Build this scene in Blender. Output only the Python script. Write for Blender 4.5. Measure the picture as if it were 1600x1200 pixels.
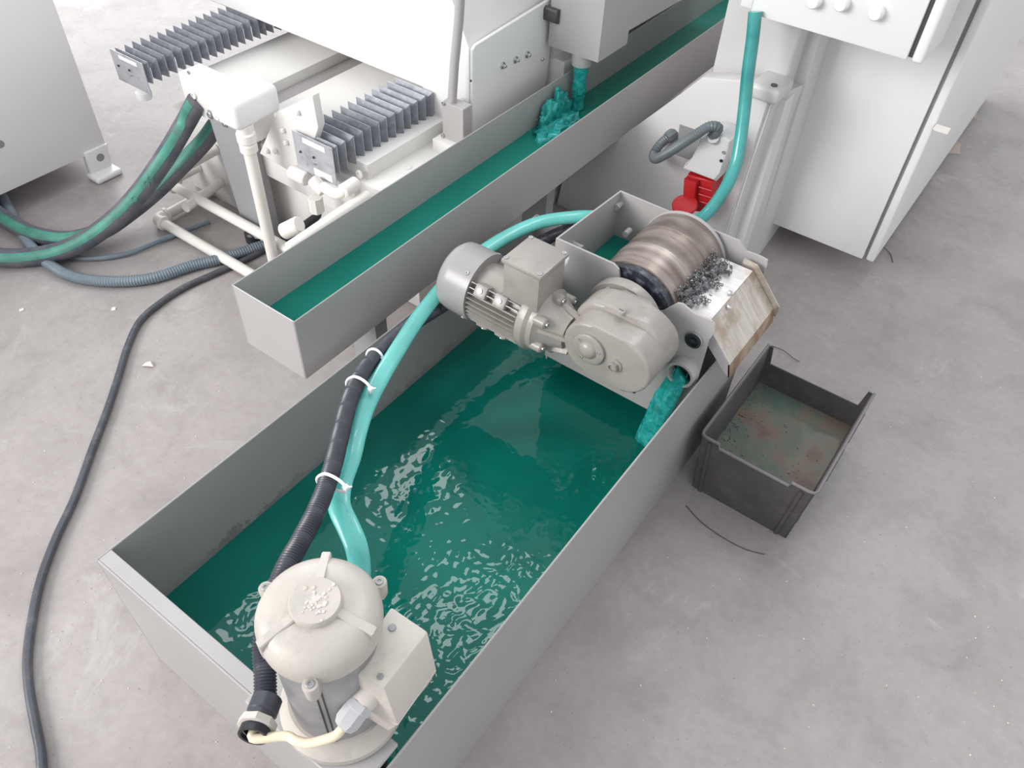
import bpy, bmesh, math, random
from mathutils import Vector, Matrix, noise
random.seed(7)
PI = math.pi
V = Vector
C = bpy.context.scene.collection
for o in list(bpy.data.objects): bpy.data.objects.remove(o)

# ------------------------------------------------------------------ camera
RM = Matrix(((0.8058, 0.4499, -0.3850), (0.5910, -0.5700, 0.5709), (0.0374, -0.6875, -0.7252)))
FPX = 1256.69
CAM = V((0, 0, 1.6))
cd = bpy.data.cameras.new('camera'); cam = bpy.data.objects.new('camera', cd); C.objects.link(cam)
cd.sensor_width = 36; cd.lens = FPX / 1600 * 36; cd.clip_start = .02; cd.clip_end = 100
_r = V(RM.col[0]).normalized(); _b = -V(RM.col[2]).normalized(); _u = _b.cross(_r).normalized(); _r = _u.cross(_b)
cam.matrix_world = Matrix(((_r.x, _u.x, _b.x, CAM.x), (_r.y, _u.y, _b.y, CAM.y), (_r.z, _u.z, _b.z, CAM.z), (0, 0, 0, 1)))
bpy.context.scene.camera = cam

def _at(px, py, v, ax):            # photo measurement -> point on a known plane of the place
    q = RM @ V((px - 800, py - 600, FPX)); t = (v - CAM[ax]) / q[ax]
    return CAM + q * t
def PX(px, py, v): return _at(px, py, v, 0)
def PY(px, py, v): return _at(px, py, v, 1)
def PZ(px, py, v): return _at(px, py, v, 2)

# ------------------------------------------------------------------ light
w = bpy.data.worlds.new('world'); bpy.context.scene.world = w; w.use_nodes = True
bg = w.node_tree.nodes['Background']; bg.inputs[0].default_value = (.93, .96, 1, 1); bg.inputs[1].default_value = .80
def area(name, loc, target, sx, sy, power, col=(1, 1, 1)):
    l = bpy.data.lights.new(name, 'AREA'); l.shape = 'RECTANGLE'; l.size = sx; l.size_y = sy; l.energy = power; l.color = col
    o = bpy.data.objects.new(name, l); C.objects.link(o); o.location = loc
    o.rotation_euler = (V(target) - V(loc)).to_track_quat('-Z', 'Y').to_euler()
area('window_light', (-3.6, -3.6, 3.0), (-1.0, 1.0, .2), 3.2, 2.4, 270, (1, .975, .955))
area('window_light', (-6.2, 4.8, 3.0), (-1.8, 1.8, .3), 3.6, 2.4, 260, (.97, .985, 1))
area('roof_lamp', (-3.6, 3.7, 5.6), (-3.6, 3.7, 0), .55, 1.0, 11, (.98, .99, 1))
area('roof_lamp', (-2.3, 2.75, 5.6), (-2.3, 2.75, 0), .55, 1.0, 12, (.98, .99, 1))
area('roof_lamp', (-4.1, 1.7, 5.6), (-4.1, 1.7, 0), .6, .6, 7, (.98, .99, 1))
area('added_fill_light', (-.4, 4.2, 5.4), (-1.6, 2.0, .3), 1.6, 1.6, 45, (.98, .99, 1))  # added fill to brighten faces turned toward +x, no known source
vs = bpy.context.scene.view_settings
vs.view_transform = 'Standard'; vs.look = 'None'; vs.exposure = .40; vs.gamma = 1; vs.use_curve_mapping = False

# ------------------------------------------------------------------ materials
def nodes(name):
    m = bpy.data.materials.new(name); m.use_nodes = True; nt = m.node_tree
    return m, nt, nt.nodes['Principled BSDF']
def lk(nt, a, b): nt.links.new(a, b)
def texco(nt):
    t = nt.nodes.new('ShaderNodeNewGeometry'); return t.outputs['Position']
def nz(nt, scale, detail=4, rough=.55, vec=None, dist=0):
    n = nt.nodes.new('ShaderNodeTexNoise'); n.inputs['Scale'].default_value = scale; n.inputs['Detail'].default_value = detail
    n.inputs['Roughness'].default_value = rough; n.inputs['Distortion'].default_value = dist
    lk(nt, vec if vec else texco(nt), n.inputs['Vector']); return n.outputs['Fac']
def ramp(nt, fac, stops):
    r = nt.nodes.new('ShaderNodeValToRGB'); e = r.color_ramp.elements
    while len(e) < len(stops): e.new(.5)
    for k, (p, c) in enumerate(stops):
        e[k].position = p; e[k].color = (c, c, c, 1) if isinstance(c, (int, float)) else (*c, 1)
    lk(nt, fac, r.inputs[0]); return r.outputs[0]
def mix(nt, fac, a, b, mode='MIX'):
    m = nt.nodes.new('ShaderNodeMix'); m.data_type = 'RGBA'; m.blend_type = mode
    for s, v in ((0, fac), (6, a), (7, b)):
        if hasattr(v, 'links') or hasattr(v, 'is_output'): lk(nt, v, m.inputs[s])
        elif s == 0: m.inputs[0].default_value = v
        else: m.inputs[s].default_value = (*v, 1)
    return m.outputs[2]
def bump(nt, b, h, strength=.3, dist=.002):
    n = nt.nodes.new('ShaderNodeBump'); n.inputs['Strength'].default_value = strength; n.inputs['Distance'].default_value = dist
    lk(nt, h, n.inputs['Height']); lk(nt, n.outputs[0], b.inputs['Normal'])
def paint(name, col, rough=.45, var=.08, scale=6, bmp=0, metal=0, dirt=None, dirt_scale=30, spec=.5, bscale=120):
    m, nt, b = nodes(name)
    lo = tuple(c * (1 - var) for c in col); hi = tuple(min(1, c * (1 + var)) for c in col)
    c = ramp(nt, nz(nt, scale, 5), [(.3, lo), (.7, hi)])
    if dirt:
        f = ramp(nt, nz(nt, dirt_scale, 8, .65), [(.52, 0), (.72, 1)])
        c = mix(nt, f, c, dirt)
    lk(nt, c, b.inputs['Base Color']); b.inputs['Roughness'].default_value = rough; b.inputs['Metallic'].default_value = metal
    b.inputs['Specular IOR Level'].default_value = spec
    if bmp: bump(nt, b, nz(nt, bscale, 4), bmp, .002)
    return m

GREY = paint('grey_paint', (.40, .385, .38), .38, .04, 4)
GREYD = paint('dark_grey_paint', (.26, .26, .265), .45, .06, 5)
LEGG = paint('leg_grey', (.30, .30, .31), .45, .05, 5)
WHITE = paint('white_paint', (.80, .79, .78), .42, .02, 3)
WHITE2 = paint('cast_white_paint', (.74, .725, .70), .38, .03, 5, .15, bscale=40)
BASEW = paint('base_white_paint', (.60, .59, .585), .42, .03, 5, .1, bscale=40)
CREAM = paint('cream_pipe_paint', (.78, .75, .70), .4, .03, 8, .1, bscale=60)
MOTOR = paint('motor_grey_paint', (.31, .288, .262), .28, .07, 14, .3, dirt=(.26, .235, .205), dirt_scale=22, bscale=70)
COWL = paint('cowl_grey', (.31, .30, .295), .3, .04, 6)
CAST = paint('cast_pump_metal', (.47, .435, .39), .42, .1, 12, .3, dirt=(.36, .34, .31), dirt_scale=16, bscale=90)
PUMPB = paint('pump_shell_metal', (.34, .34, .345), .4, .14, 14, .15, metal=.35, dirt=(.25, .245, .24), dirt_scale=12)
PLAST = paint('cream_plastic', (.58, .54, .485), .5, .05, 10, .1, dirt=(.5, .46, .4), dirt_scale=25)
PLASTG = paint('grey_plastic_gland', (.45, .45, .46), .45, .05, 10)
BLACK = paint('black_plastic', (.022, .023, .028), .38, .1, 20)
CONDUIT = paint('charcoal_conduit', (.05, .052, .066), .35, .12, 30)
CABLE = paint('cable_rubber', (.065, .07, .085), .38, .2, 16, .2, dirt=(.13, .13, .14), dirt_scale=30, bscale=200)
CABLEB = paint('blueish_hose', (.16, .20, .235), .45, .15, 16)
IVORY = paint('ivory_cable', (.78, .68, .50), .45, .06, 14, dirt=(.6, .5, .35), dirt_scale=30)
TIE = paint('white_nylon', (.85, .85, .86), .35, .02, 10)
STEEL = paint('steel', (.55, .55, .55), .3, .08, 40, 0, metal=.9)
DARKM = paint('dark_metal', (.08, .08, .085), .4, .1, 20, metal=.4)
RED = paint('red_plastic', (.42, .012, .016), .35, .05, 10)
PLUGW = paint('light_grey_plastic', (.62, .62, .62), .35, .03, 10)
CONDG = paint('grey_conduit', (.13, .155, .165), .4, .08, 20)
GREENP = paint('green_print', (.04, .30, .20), .5, .2, 40)
BIN = paint('bin_plastic', (.085, .078, .08), .5, .15, 12, .1, dirt=(.13, .115, .11), dirt_scale=14)
PAPER = paint('paper_scrap', (.75, .70, .64), .7, .05, 20)
BROWN = paint('brown_scrap', (.50, .42, .35), .6, .1, 10)
WIRE = paint('rusty_wire', (.12, .09, .08), .6, .1, 20)

def m_floor():
    m, nt, b = nodes('concrete'); p = texco(nt)
    big = ramp(nt, nz(nt, .9, 4, .55, p, .4), [(.38, (.315, .285, .277)), (.62, (.385, .355, .345))])
    mid = ramp(nt, nz(nt, 5, 8, .65, p, .6), [(.28, .80), (.50, .98), (.75, 1.07)])
    fine = ramp(nt, nz(nt, 45, 6, .7, p), [(.25, .90), (.6, 1.02)])
    c = mix(nt, 1, big, mid, 'MULTIPLY'); c = mix(nt, 1, c, fine, 'MULTIPLY')
    st = ramp(nt, nz(nt, 11, 7, .62, p, .3), [(.60, 0), (.74, .55)])
    c = mix(nt, st, c, (.27, .245, .24))
    pa = ramp(nt, nz(nt, 2.2, 8, .7, p, .8), [(.58, 0), (.66, .5)])
    c = mix(nt, pa, c, (.50, .475, .465))
    sp = ramp(nt, nz(nt, 150, 2, .5, p), [(.70, 0), (.74, 1)])
    c = mix(nt, sp, c, (.20, .18, .175))
    lk(nt, c, b.inputs['Base Color']); b.inputs['Roughness'].default_value = .55
    b.inputs['Specular IOR Level'].default_value = .35
    bump(nt, b, nz(nt, 60, 8, .6, p), .25, .002); return m
FLOOR = m_floor()

def m_tank():                      # grey paint with a ring of dried coolant sludge just above the liquid
    m, nt, b = nodes('tank_paint'); p = texco(nt)
    s = nt.nodes.new('ShaderNodeSeparateXYZ'); lk(nt, p, s.inputs[0])
    c = ramp(nt, nz(nt, 4, 4), [(.3, (.355, .34, .335)), (.7, (.39, .375, .37))])
    mr = nt.nodes.new('ShaderNodeMapRange'); lk(nt, s.outputs[2], mr.inputs[0])
    mr.inputs[1].default_value = .15; mr.inputs[2].default_value = .245; mr.inputs[3].default_value = .62; mr.inputs[4].default_value = .12
    n = nt.nodes.new('ShaderNodeMath'); n.operation = 'LESS_THAN'; lk(nt, nz(nt, 22, 9, .72, p), n.inputs[0]); lk(nt, mr.outputs[0], n.inputs[1])
    yy = ramp(nt, nz(nt, 3, 2, .5, p), [(.42, .15), (.6, .75)])
    f = nt.nodes.new('ShaderNodeMath'); f.operation = 'MULTIPLY'; lk(nt, n.outputs[0], f.inputs[0]); lk(nt, yy, f.inputs[1])
    lk(nt, mix(nt, f.outputs[0], c, (.22, .205, .195)), b.inputs['Base Color']); b.inputs['Roughness'].default_value = .35
    return m
TANK = m_tank()
TANKG = paint('tank_grey_paint', (.37, .355, .35), .36, .05, 4)

def m_liquid(name, c0, c1, rough=.03, sc=4):
    m, nt, b = nodes(name); p = texco(nt)
    lk(nt, ramp(nt, nz(nt, sc, 3, .5, p, .8), [(.3, c0), (.7, c1)]), b.inputs['Base Color'])
    b.inputs['Roughness'].default_value = rough; b.inputs['IOR'].default_value = 1.36
    return m
WATER = m_liquid('green_coolant', (.004, .10, .078), (.003, .15, .115))
WATERT = m_liquid('green_coolant_shallow', (.006, .165, .125), (.010, .21, .16), .05)
STREAM = m_liquid('falling_coolant', (.004, .20, .185), (.04, .42, .39), .08, 60)

def m_hose():
    m, nt, b = nodes('teal_hose'); p = texco(nt)
    lk(nt, ramp(nt, nz(nt, 12, 3, .5, p), [(.3, (.012, .235, .225)), (.7, (.06, .36, .34))]), b.inputs['Base Color'])
    b.inputs['Roughness'].default_value = .28; b.inputs['Subsurface Weight'].default_value = .25
    b.inputs['Subsurface Radius'].default_value = (.01, .03, .03); b.inputs['Subsurface Scale'].default_value = .3
    b.inputs['Coat Weight'].default_value = .4; b.inputs['Coat Roughness'].default_value = .1
    return m
TEAL = m_hose()

def m_drum():                      # stainless sleeve with circumferential stains and bands
    m, nt, b = nodes('drum_steel'); p = texco(nt)
    s = nt.nodes.new('ShaderNodeSeparateXYZ'); lk(nt, p, s.inputs[0])
    cb = nt.nodes.new('ShaderNodeCombineXYZ'); lk(nt, s.outputs[1], cb.inputs[1])
    n1 = nz(nt, 32, 3, .6, cb.outputs[0])
    sc = nt.nodes.new('ShaderNodeVectorMath'); sc.operation = 'MULTIPLY'; lk(nt, p, sc.inputs[0]); sc.inputs[1].default_value = (9, 22, 9)
    n2 = nz(nt, 1, 4, .6, sc.outputs[0], .5)
    c = mix(nt, .45, ramp(nt, n1, [(.38, (.13, .095, .08)), (.5, (.25, .20, .175)), (.64, (.40, .35, .31))]), ramp(nt, n2, [(.35, (.13, .095, .08)), (.65, (.40, .35, .32))]))
    lk(nt, c, b.inputs['Base Color']); b.inputs['Metallic'].default_value = .5; b.inputs['Roughness'].default_value = .36
    return m
DRUM = m_drum()
def m_steelsheet(name, c0, c1, rust):
    m, nt, b = nodes(name); p = texco(nt)
    sc = nt.nodes.new('ShaderNodeVectorMath'); sc.operation = 'MULTIPLY'; lk(nt, p, sc.inputs[0]); sc.inputs[1].default_value = (12, 90, 12)
    c = ramp(nt, nz(nt, 1, 6, .6, sc.outputs[0]), [(.35, c0), (.65, c1)])
    f = ramp(nt, nz(nt, 14, 6, .65, p), [(.48, 0), (.62, 1)])
    lk(nt, mix(nt, f, c, rust), b.inputs['Base Color']); b.inputs['Metallic'].default_value = .55; b.inputs['Roughness'].default_value = .38
    return m
CHUTE = m_steelsheet('chute_steel', (.46, .41, .36), (.60, .55, .49), (.38, .31, .24))
SCRAPE = m_steelsheet('scraper_steel', (.72, .70, .70), (.86, .85, .86), (.58, .54, .50))
RUSTY = m_steelsheet('rusty_lip', (.36, .25, .16), (.55, .44, .34), (.28, .17, .10))
PLEAT = paint('bellows_sheet', (.42, .44, .49), .36, .12, 60, 0, metal=.25, dirt=(.60, .62, .66), dirt_scale=45)
FOLD = paint('fold_edge', (.68, .70, .74), .35, .1, 40, 0, metal=.3)
ENDPL = paint('galvanised_plate', (.50, .51, .54), .4, .12, 20, 0, metal=.45, dirt=(.33, .34, .38), dirt_scale=30)
RUBBER = paint('black_ring', (.03, .033, .045), .35, .4, 60, .5, dirt=(.16, .17, .20), dirt_scale=60, bscale=150)
CHIP = paint('swarf', (.20, .20, .205), .35, .35, 150, 0, metal=.7)
STICK = paint('white_sticker', (.85, .85, .85), .5, .01, 5)
BAND = paint('matt_white_knob', (.86, .86, .86), .5, .01, 5)
def m_residue():
    m, nt, b = nodes('bin_residue'); p = texco(nt)
    c = ramp(nt, nz(nt, 7, 5, .6, p, .7), [(.36, (.085, .125, .105)), (.5, (.13, .145, .115)), (.58, (.17, .13, .10)), (.66, (.13, .09, .075))])
    lk(nt, c, b.inputs['Base Color']); b.inputs['Roughness'].default_value = .12
    bump(nt, b, nz(nt, 40, 4, .5, p), .12, .002); return m
RESID = m_residue()
def m_ghose():                     # dark rubber hose with a worn green stripe along it
    m, nt, b = nodes('striped_hose_rubber'); p = texco(nt)
    c = ramp(nt, nz(nt, 14, 4, .6, p), [(.35, (.07, .085, .105)), (.65, (.15, .14, .16))])
    lk(nt, c, b.inputs['Base Color']); b.inputs['Roughness'].default_value = .5; return m
GHOSE = m_ghose()
LAYFLAT = paint('layflat_teal', (.10, .46, .42), .3, .12, 14, spec=.6)
LAYFLAT.node_tree.nodes['Principled BSDF'].inputs['Coat Weight'].default_value = .3
GSTRIPE = paint('green_stripe', (.06, .25, .19), .5, .3, 18, dirt=(.10, .16, .15), dirt_scale=14)

# ------------------------------------------------------------------ builders
WORLD = {}                          # world location of every object (nothing is rotated at object level)
def prop(o, label=None, cat=None, group=None, kind=None):
    if label: o['label'] = label
    if cat: o['category'] = cat
    if group: o['group'] = group
    if kind: o['kind'] = kind
    return o
def thing(name, label, cat, loc, group=None):
    o = bpy.data.objects.new(name, None); C.objects.link(o); o.location = loc; o.empty_display_size = .05
    WORLD[o] = V(loc); return prop(o, label, cat, group)
class B:
    def __init__(s): s.bm = bmesh.new()
    def add(s, vs, fs):
        v = [s.bm.verts.new(p) for p in vs]
        for f in fs:
            try: s.bm.faces.new([v[i] for i in f])
            except ValueError: pass
        return v
    def box(s, a, b, bev=0, seg=2, skew=None):
        x0, y0, z0 = a; x1, y1, z1 = b
        P = [(x0, y0, z0), (x1, y0, z0), (x1, y1, z0), (x0, y1, z0), (x0, y0, z1), (x1, y0, z1), (x1, y1, z1), (x0, y1, z1)]
        return s.hexa(P, bev, seg)
    def hexa(s, P, bev=0, seg=2):
        v = s.add(P, [(0, 3, 2, 1), (4, 5, 6, 7), (0, 1, 5, 4), (1, 2, 6, 5), (2, 3, 7, 6), (3, 0, 4, 7)])
        if bev:
            e = {e for q in v for e in q.link_edges}
            bmesh.ops.bevel(s.bm, geom=list(e), offset=bev, segments=seg, profile=.5, affect='EDGES')
        return s
    def prism(s, pts, ext, bev=0, seg=2):
        n = len(pts); ext = V(ext); pts = [V(p) for p in pts]
        v = s.add(pts + [p + ext for p in pts], [tuple(range(n))[::-1], tuple(range(n, 2 * n))] + [(i, (i + 1) % n, n + (i + 1) % n, n + i) for i in range(n)])
        if bev:
            caps = {e for q in v for e in q.link_edges if (q in v[:n]) == (e.other_vert(q) in v[:n])}
            bmesh.ops.bevel(s.bm, geom=list(caps), offset=bev, segments=seg, profile=.5, affect='EDGES')
        return s
    def lathe(s, prof, o, d=(0, 0, 1), n=32, caps=True):
        o = V(o); d = V(d).normalized(); a = d.orthogonal().normalized(); b = d.cross(a)
        vs = []; 
        for r, h in prof:
            for k in range(n):
                t = 2 * PI * k / n; vs.append(o + d * h + (a * math.cos(t) + b * math.sin(t)) * max(r, 1e-5))
        fs = []
        for j in range(len(prof) - 1):
            for k in range(n):
                k2 = (k + 1) % n; fs.append((j * n + k, j * n + k2, (j + 1) * n + k2, (j + 1) * n + k))
        if caps: fs.append(tuple(range(n))[::-1]); fs.append(tuple(range((len(prof) - 1) * n, len(prof) * n)))
        s.add(vs, fs); return s
    def cyl(s, p0, p1, r, n=20, r1=None, bev=0):
        p0 = V(p0); p1 = V(p1); L = (p1 - p0).length; r1 = r if r1 is None else r1
        pr = [(r, 0), (r1, L)] if not bev else [(r - bev, 0), (r, bev), (r1, L - bev), (r1 - bev, L)]
        return s.lathe(pr, p0, p1 - p0, n)
    def tube(s, pts, r, n=12, up=None, flat=1, caps=True):
        """r: number or function of (t in 0..1, arclength); flat: height/width ratio (number or function)"""
        pts = [V(p) for p in pts]; L = [0]
        for i in range(1, len(pts)): L.append(L[-1] + (pts[i] - pts[i - 1]).length)
        tan = [(pts[min(i + 1, len(pts) - 1)] - pts[max(i - 1, 0)]).normalized() for i in range(len(pts))]
        nrm = None; vs = []
        for i, p in enumerate(pts):
            if up is not None:
                u = V(up(i / (len(pts) - 1))) if callable(up) else V(up)
                nv = (u - tan[i] * u.dot(tan[i])).normalized()
            else:
                if nrm is None: nrm = tan[i].orthogonal().normalized()
                nrm = (nrm - tan[i] * nrm.dot(tan[i])).normalized(); nv = nrm
            sv = tan[i].cross(nv); t = i / (len(pts) - 1)
            rr = r(t, L[i]) if callable(r) else r; fl = flat(t) if callable(flat) else flat
            for k in range(n):
                a = 2 * PI * k / n; vs.append(p + nv * math.cos(a) * rr * fl + sv * math.sin(a) * rr)
        fs = [(j * n + k, j * n + (k + 1) % n, (j + 1) * n + (k + 1) % n, (j + 1) * n + k) for j in range(len(pts) - 1) for k in range(n)]
        if caps: fs += [tuple(range(n))[::-1], tuple(range((len(pts) - 1) * n, len(pts) * n))]
        s.add(vs, fs); return s
def spline(pts, n=12):
    pts = [V(p) for p in pts]; out = []
    P = [pts[0] * 2 - pts[1]] + pts + [pts[-1] * 2 - pts[-2]]
    for i in range(1, len(P) - 2):
        for k in range(n):
            t = k / n; a, b, c, d = P[i - 1], P[i], P[i + 1], P[i + 2]
            out.append(.5 * ((2 * b) + (c - a) * t + (2 * a - 5 * b + 4 * c - d) * t * t + (3 * b - a - 3 * c + d) * t ** 3))
    return out + [pts[-1]]
def even(pts, step):
    out = [pts[0]]; acc = 0
    for i in range(1, len(pts)):
        a, b = pts[i - 1], pts[i]; l = (b - a).length; d = step - acc
        while d <= l: out.append(a + (b - a) * (d / l)); d += step
        acc = l - (d - step)
    return out
def obj(name, b, mat, parent=None, label=None, cat=None, group=None, kind=None, ang=35, recalc=True):
    bm = b.bm
    if recalc: bmesh.ops.recalc_face_normals(bm, faces=bm.faces)
    me = bpy.data.meshes.new(name)
    lo = V([min(v.co[i] for v in bm.verts) for i in range(3)]); hi = V([max(v.co[i] for v in bm.verts) for i in range(3)])
    c = (lo + hi) / 2
    if parent is None: c.z = lo.z
    bmesh.ops.translate(bm, verts=bm.verts, vec=-c); bm.to_mesh(me); bm.free()
    for p in me.polygons: p.use_smooth = True
    me.set_sharp_from_angle(angle=math.radians(ang))
    for m in (mat if isinstance(mat, (list, tuple)) else [mat]): me.materials.append(m)
    o = bpy.data.objects.new(name, me); C.objects.link(o); WORLD[o] = c
    if parent is not None: o.parent = parent; o.location = c - WORLD[parent]
    else: o.location = c
    return prop(o, label, cat, group, kind)
def copy(src, world, parent=None, **kw):
    o = src.copy(); C.objects.link(o); WORLD[o] = V(world)
    for k in ('label', 'category', 'group'):
        if k in o.keys() and parent is not None: del o[k]
    if parent is not None: o.parent = parent; o.location = V(world) - WORLD[parent]
    else: o.location = world
    return prop(o, **kw)
def screw(at, d, r, h, parent, name='screw', mat=None, sock=True):     # cap screw with a recessed socket, axis d
    b = B(); d = V(d).normalized()
    if sock: b.lathe([(r, 0), (r, h * .8), (r * .9, h), (r * .5, h), (r * .45, h * .4), (.0001, h * .4)], at, d, 14)
    else: b.lathe([(r, 0), (r, h * .7), (r * .7, h)], at, d, 6)
    return obj(name, b, mat or STEEL, parent, ang=30)

# ------------------------------------------------------------------ floor
b = B(); b.box((-9, -3, -.1), (6, 12, 0)); obj('floor', b, FLOOR, kind='structure')

# ------------------------------------------------------------------ coolant tank
TX0, TX1, TY0, TY1, TZ = -.963, -.339, .192, 1.50, .377; T = .004
tank = thing('coolant_tank', 'long open grey sheet steel tank of green coolant standing on the floor', 'tank', (-.65, .85, 0))
for nm, a, c in (('side_panel', (TX0, TY0, 0), (TX0 + T, TY1, TZ)), ('side_panel', (TX1 - T, TY0, 0), (TX1, TY1, TZ)),
                 ('end_panel', (TX0 + T, TY0, 0), (TX1 - T, TY0 + T, TZ)), ('end_panel', (TX0 + T, TY1 - T, 0), (TX1 - T, TY1, TZ)),
                 ('tank_bottom', (TX0 + T, TY0 + T, .001), (TX1 - T, TY1 - T, .006))):
    b = B(); b.box(a, c, .0012, 1); obj(nm, b, TANK if a[0] == TX0 else TANKG, tank)
b = B(); b.box((TX0 + T, TY0 + T, TZ - .003), (TX1 - T, TY0 + .028, TZ), .001, 1); obj('rim_flange', b, GREY, tank, label='folded near rim flange')

def gauss(x, y, cx, cy, s): return math.exp(-((x - cx) ** 2 + (y - cy) ** 2) / (2 * s * s))
def water_sheet(x0, x1, y0, y1, z, step, amp, freq, seed):
    nx = int((x1 - x0) / step); ny = int((y1 - y0) / step); b = B(); vs = []
    for j in range(ny + 1):
        for i in range(nx + 1):
            x = x0 + (x1 - x0) * i / nx; y = y0 + (y1 - y0) * j / ny
            a = amp(x, y)
            h = .0
            q = V((x * freq + seed, y * freq, seed)); wv = noise.noise_vector(q * .35) * .9
            h += (1 - abs(noise.noise(q + wv)) * 2) * 1.0 + noise.noise(q * 2.3 + wv) * .55 + noise.noise(q * 5.1) * .14
            h += noise.noise(V((x * 6, y * 6, seed))) * 1.1
            vs.append((x, y, z + h * a))
    fs = [(j * (nx + 1) + i, j * (nx + 1) + i + 1, (j + 1) * (nx + 1) + i + 1, (j + 1) * (nx + 1) + i) for j in range(ny) for i in range(nx)]
    b.add(vs, fs); return b
def tank_amp(x, y):
    return .00018 + .0010 * gauss(x, y, -.45, .48, .09) + .0008 * gauss(x, y, -.43, .72, .07) + .0006 * gauss(x, y, -.62, .32, .12) \
        + .0022 * gauss(x, y, -.42, 1.05, .06) + .0003 * gauss(x, y, -.72, .75, .09)
obj('tank_coolant', water_sheet(TX0 + T, TX1 - T, TY0 + T, TY1 - T, .155, .0034, tank_amp, 40, 3.3), WATER, None,
    'dark green glossy coolant filling the big floor tank', 'coolant', kind='stuff', ang=180)

# ------------------------------------------------------------------ trough
RX0, RX1, RY0, RY1, RZ0, RZ1 = -1.220, -1.0323, .7354, 3.3, .3283, .4956; T2 = .003
trough = thing('coolant_trough', 'long narrow grey sheet steel trough running beside the white machine', 'trough', (-1.126, 1.7, 0))
for nm, a, c in (('side_panel', (RX0, RY0, RZ0), (RX0 + T2, RY1, RZ1)), ('side_panel', (RX1 - T2, RY0, RZ0), (RX1, RY1, RZ1)),
                 ('end_panel', (RX0 + T2, RY0, RZ0), (RX1 - T2, RY0 + T2, RZ1)), ('end_panel', (RX0 + T2, RY1 - T2, RZ0), (RX1 - T2, RY1, RZ1)),
                 ('trough_bottom', (RX0 + T2, RY0 + T2, RZ0), (RX1 - T2, RY1 - T2, RZ0 + T2))):
    b = B(); b.box(a, c, .001, 1); obj(nm, b, GREY, trough)
for y in (1.02, 1.76):
    b = B(); b.box((-1.17, y - .02, 0), (-1.085, y + .02, RZ0)); b.box((-1.19, y - .035, 0), (-1.065, y + .035, .008))
    obj('leg', b, LEGG, trough)
obj('trough_coolant', water_sheet(RX0 + T2, RX1 - T2, RY0 + T2, RY1 - T2, .385, .006,
    lambda x, y: .0003 + .0035 * gauss(x, y, -1.14, 1.95, .12) + .0008 * gauss(x, y, -1.1, 1.7, .15), 26, 9.1), WATERT, None,
    'green coolant flowing along the narrow grey trough', 'coolant', kind='stuff', ang=180)

# ------------------------------------------------------------------ hopper over the trough
hx, hy = -1.118, 2.02
hop = thing('return_hopper', 'grey sheet metal hopper with a round spout above the far trough', 'hopper', (hx - .08, hy + .25, .50))
c0 = PY(934, 98, 2.0); l0 = PY(856, 75, 2.0)
xs = c0.x
b = B()
zb = c0.z
prof = [(xs, 2.0, zb), (xs, 2.165, zb), (xs, 2.165, zb + .04), (xs, 2.9, zb + .02), (xs, 2.9, 1.15), (xs, 2.0, 1.15)]
b.prism(prof, (l0.x - xs, 0, 0)); obj('hopper_body', b, GREY, hop)
b = B(); sp = PY(909, 95, 2.03)
b.lathe([(.030, .0), (.030, .045), (.026, .045), (.026, .0)], (sp.x, 2.03, zb - .036), (0, 0, 1), 24, caps=False)
b.bm.faces.ensure_lookup_table(); obj('spout', b, GREY, hop)
b = B(); g0 = PY(842, 20, 1.98); b.prism([(g0.x - .03, 1.985, g0.z - .02), (g0.x + .06, 1.985, g0.z - .02), (g0.x + .06, 1.985, g0.z + .02), (g0.x - .03, 1.985, g0.z + .02)], (0, .02, 0), .008, 3)
obj('locating_tab', b, DARKM, hop)
# falling coolant from the spout
b = B(); pts = [V((sp.x + random.uniform(-.001, .001), 2.03, zb - .03 - k * .012)) for k in range(13)]
b.tube(pts, lambda t, l: .021 + .002 * math.sin(l * 90), 20)
obj('coolant_stream', b, STREAM, None, 'straight teal stream of coolant dropping from the hopper spout', 'stream')
b = B()
for (cx, cy, cz, ra, rb, rc, sd) in ((-1.192, 1.925, .385, .022, .085, .085, 1), (-1.165, 1.90, .383, .040, .11, .030, 5)):
    nu, nv = 40, 22; vs = []
    for jj in range(nv + 1):
        for ii_ in range(nu):
            th = PI * jj / nv; ph = 2 * PI * ii_ / nu; n_ = V((math.sin(th) * math.cos(ph), math.sin(th) * math.sin(ph), math.cos(th)))
            p = V((cx + n_.x * ra, cy + n_.y * rb, cz + n_.z * rc)); q = V((p.x * 40, p.y * 40, p.z * 22 + sd))
            k_ = noise.noise(q) * .55 + noise.noise(q * 2.2) * .35
            vs.append(V((min(max(p.x + n_.x * ra * k_, RX0 + T2 + .001), RX1 - .01), p.y + n_.y * rb * k_ * .6, max(cz - .01, p.z + n_.z * rc * k_))))
    b.add(vs, [(jj * nu + i_, jj * nu + (i_ + 1) % nu, (jj + 1) * nu + (i_ + 1) % nu, (jj + 1) * nu + i_) for jj in range(nv) for i_ in range(nu)])
for k in range(60):
    r = random.uniform(.001, .003); b.lathe([(.0001, -r), (r, 0), (.0001, r * 1.3)], (random.uniform(-1.205, -1.14), random.uniform(1.78, 2.0), .39 + random.random() ** 2 * .09), (0, 0, 1), 6)
obj('coolant_splash', b, STREAM, None, 'teal splash of coolant against the back wall of the trough', 'splash', kind='stuff', ang=180)

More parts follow.
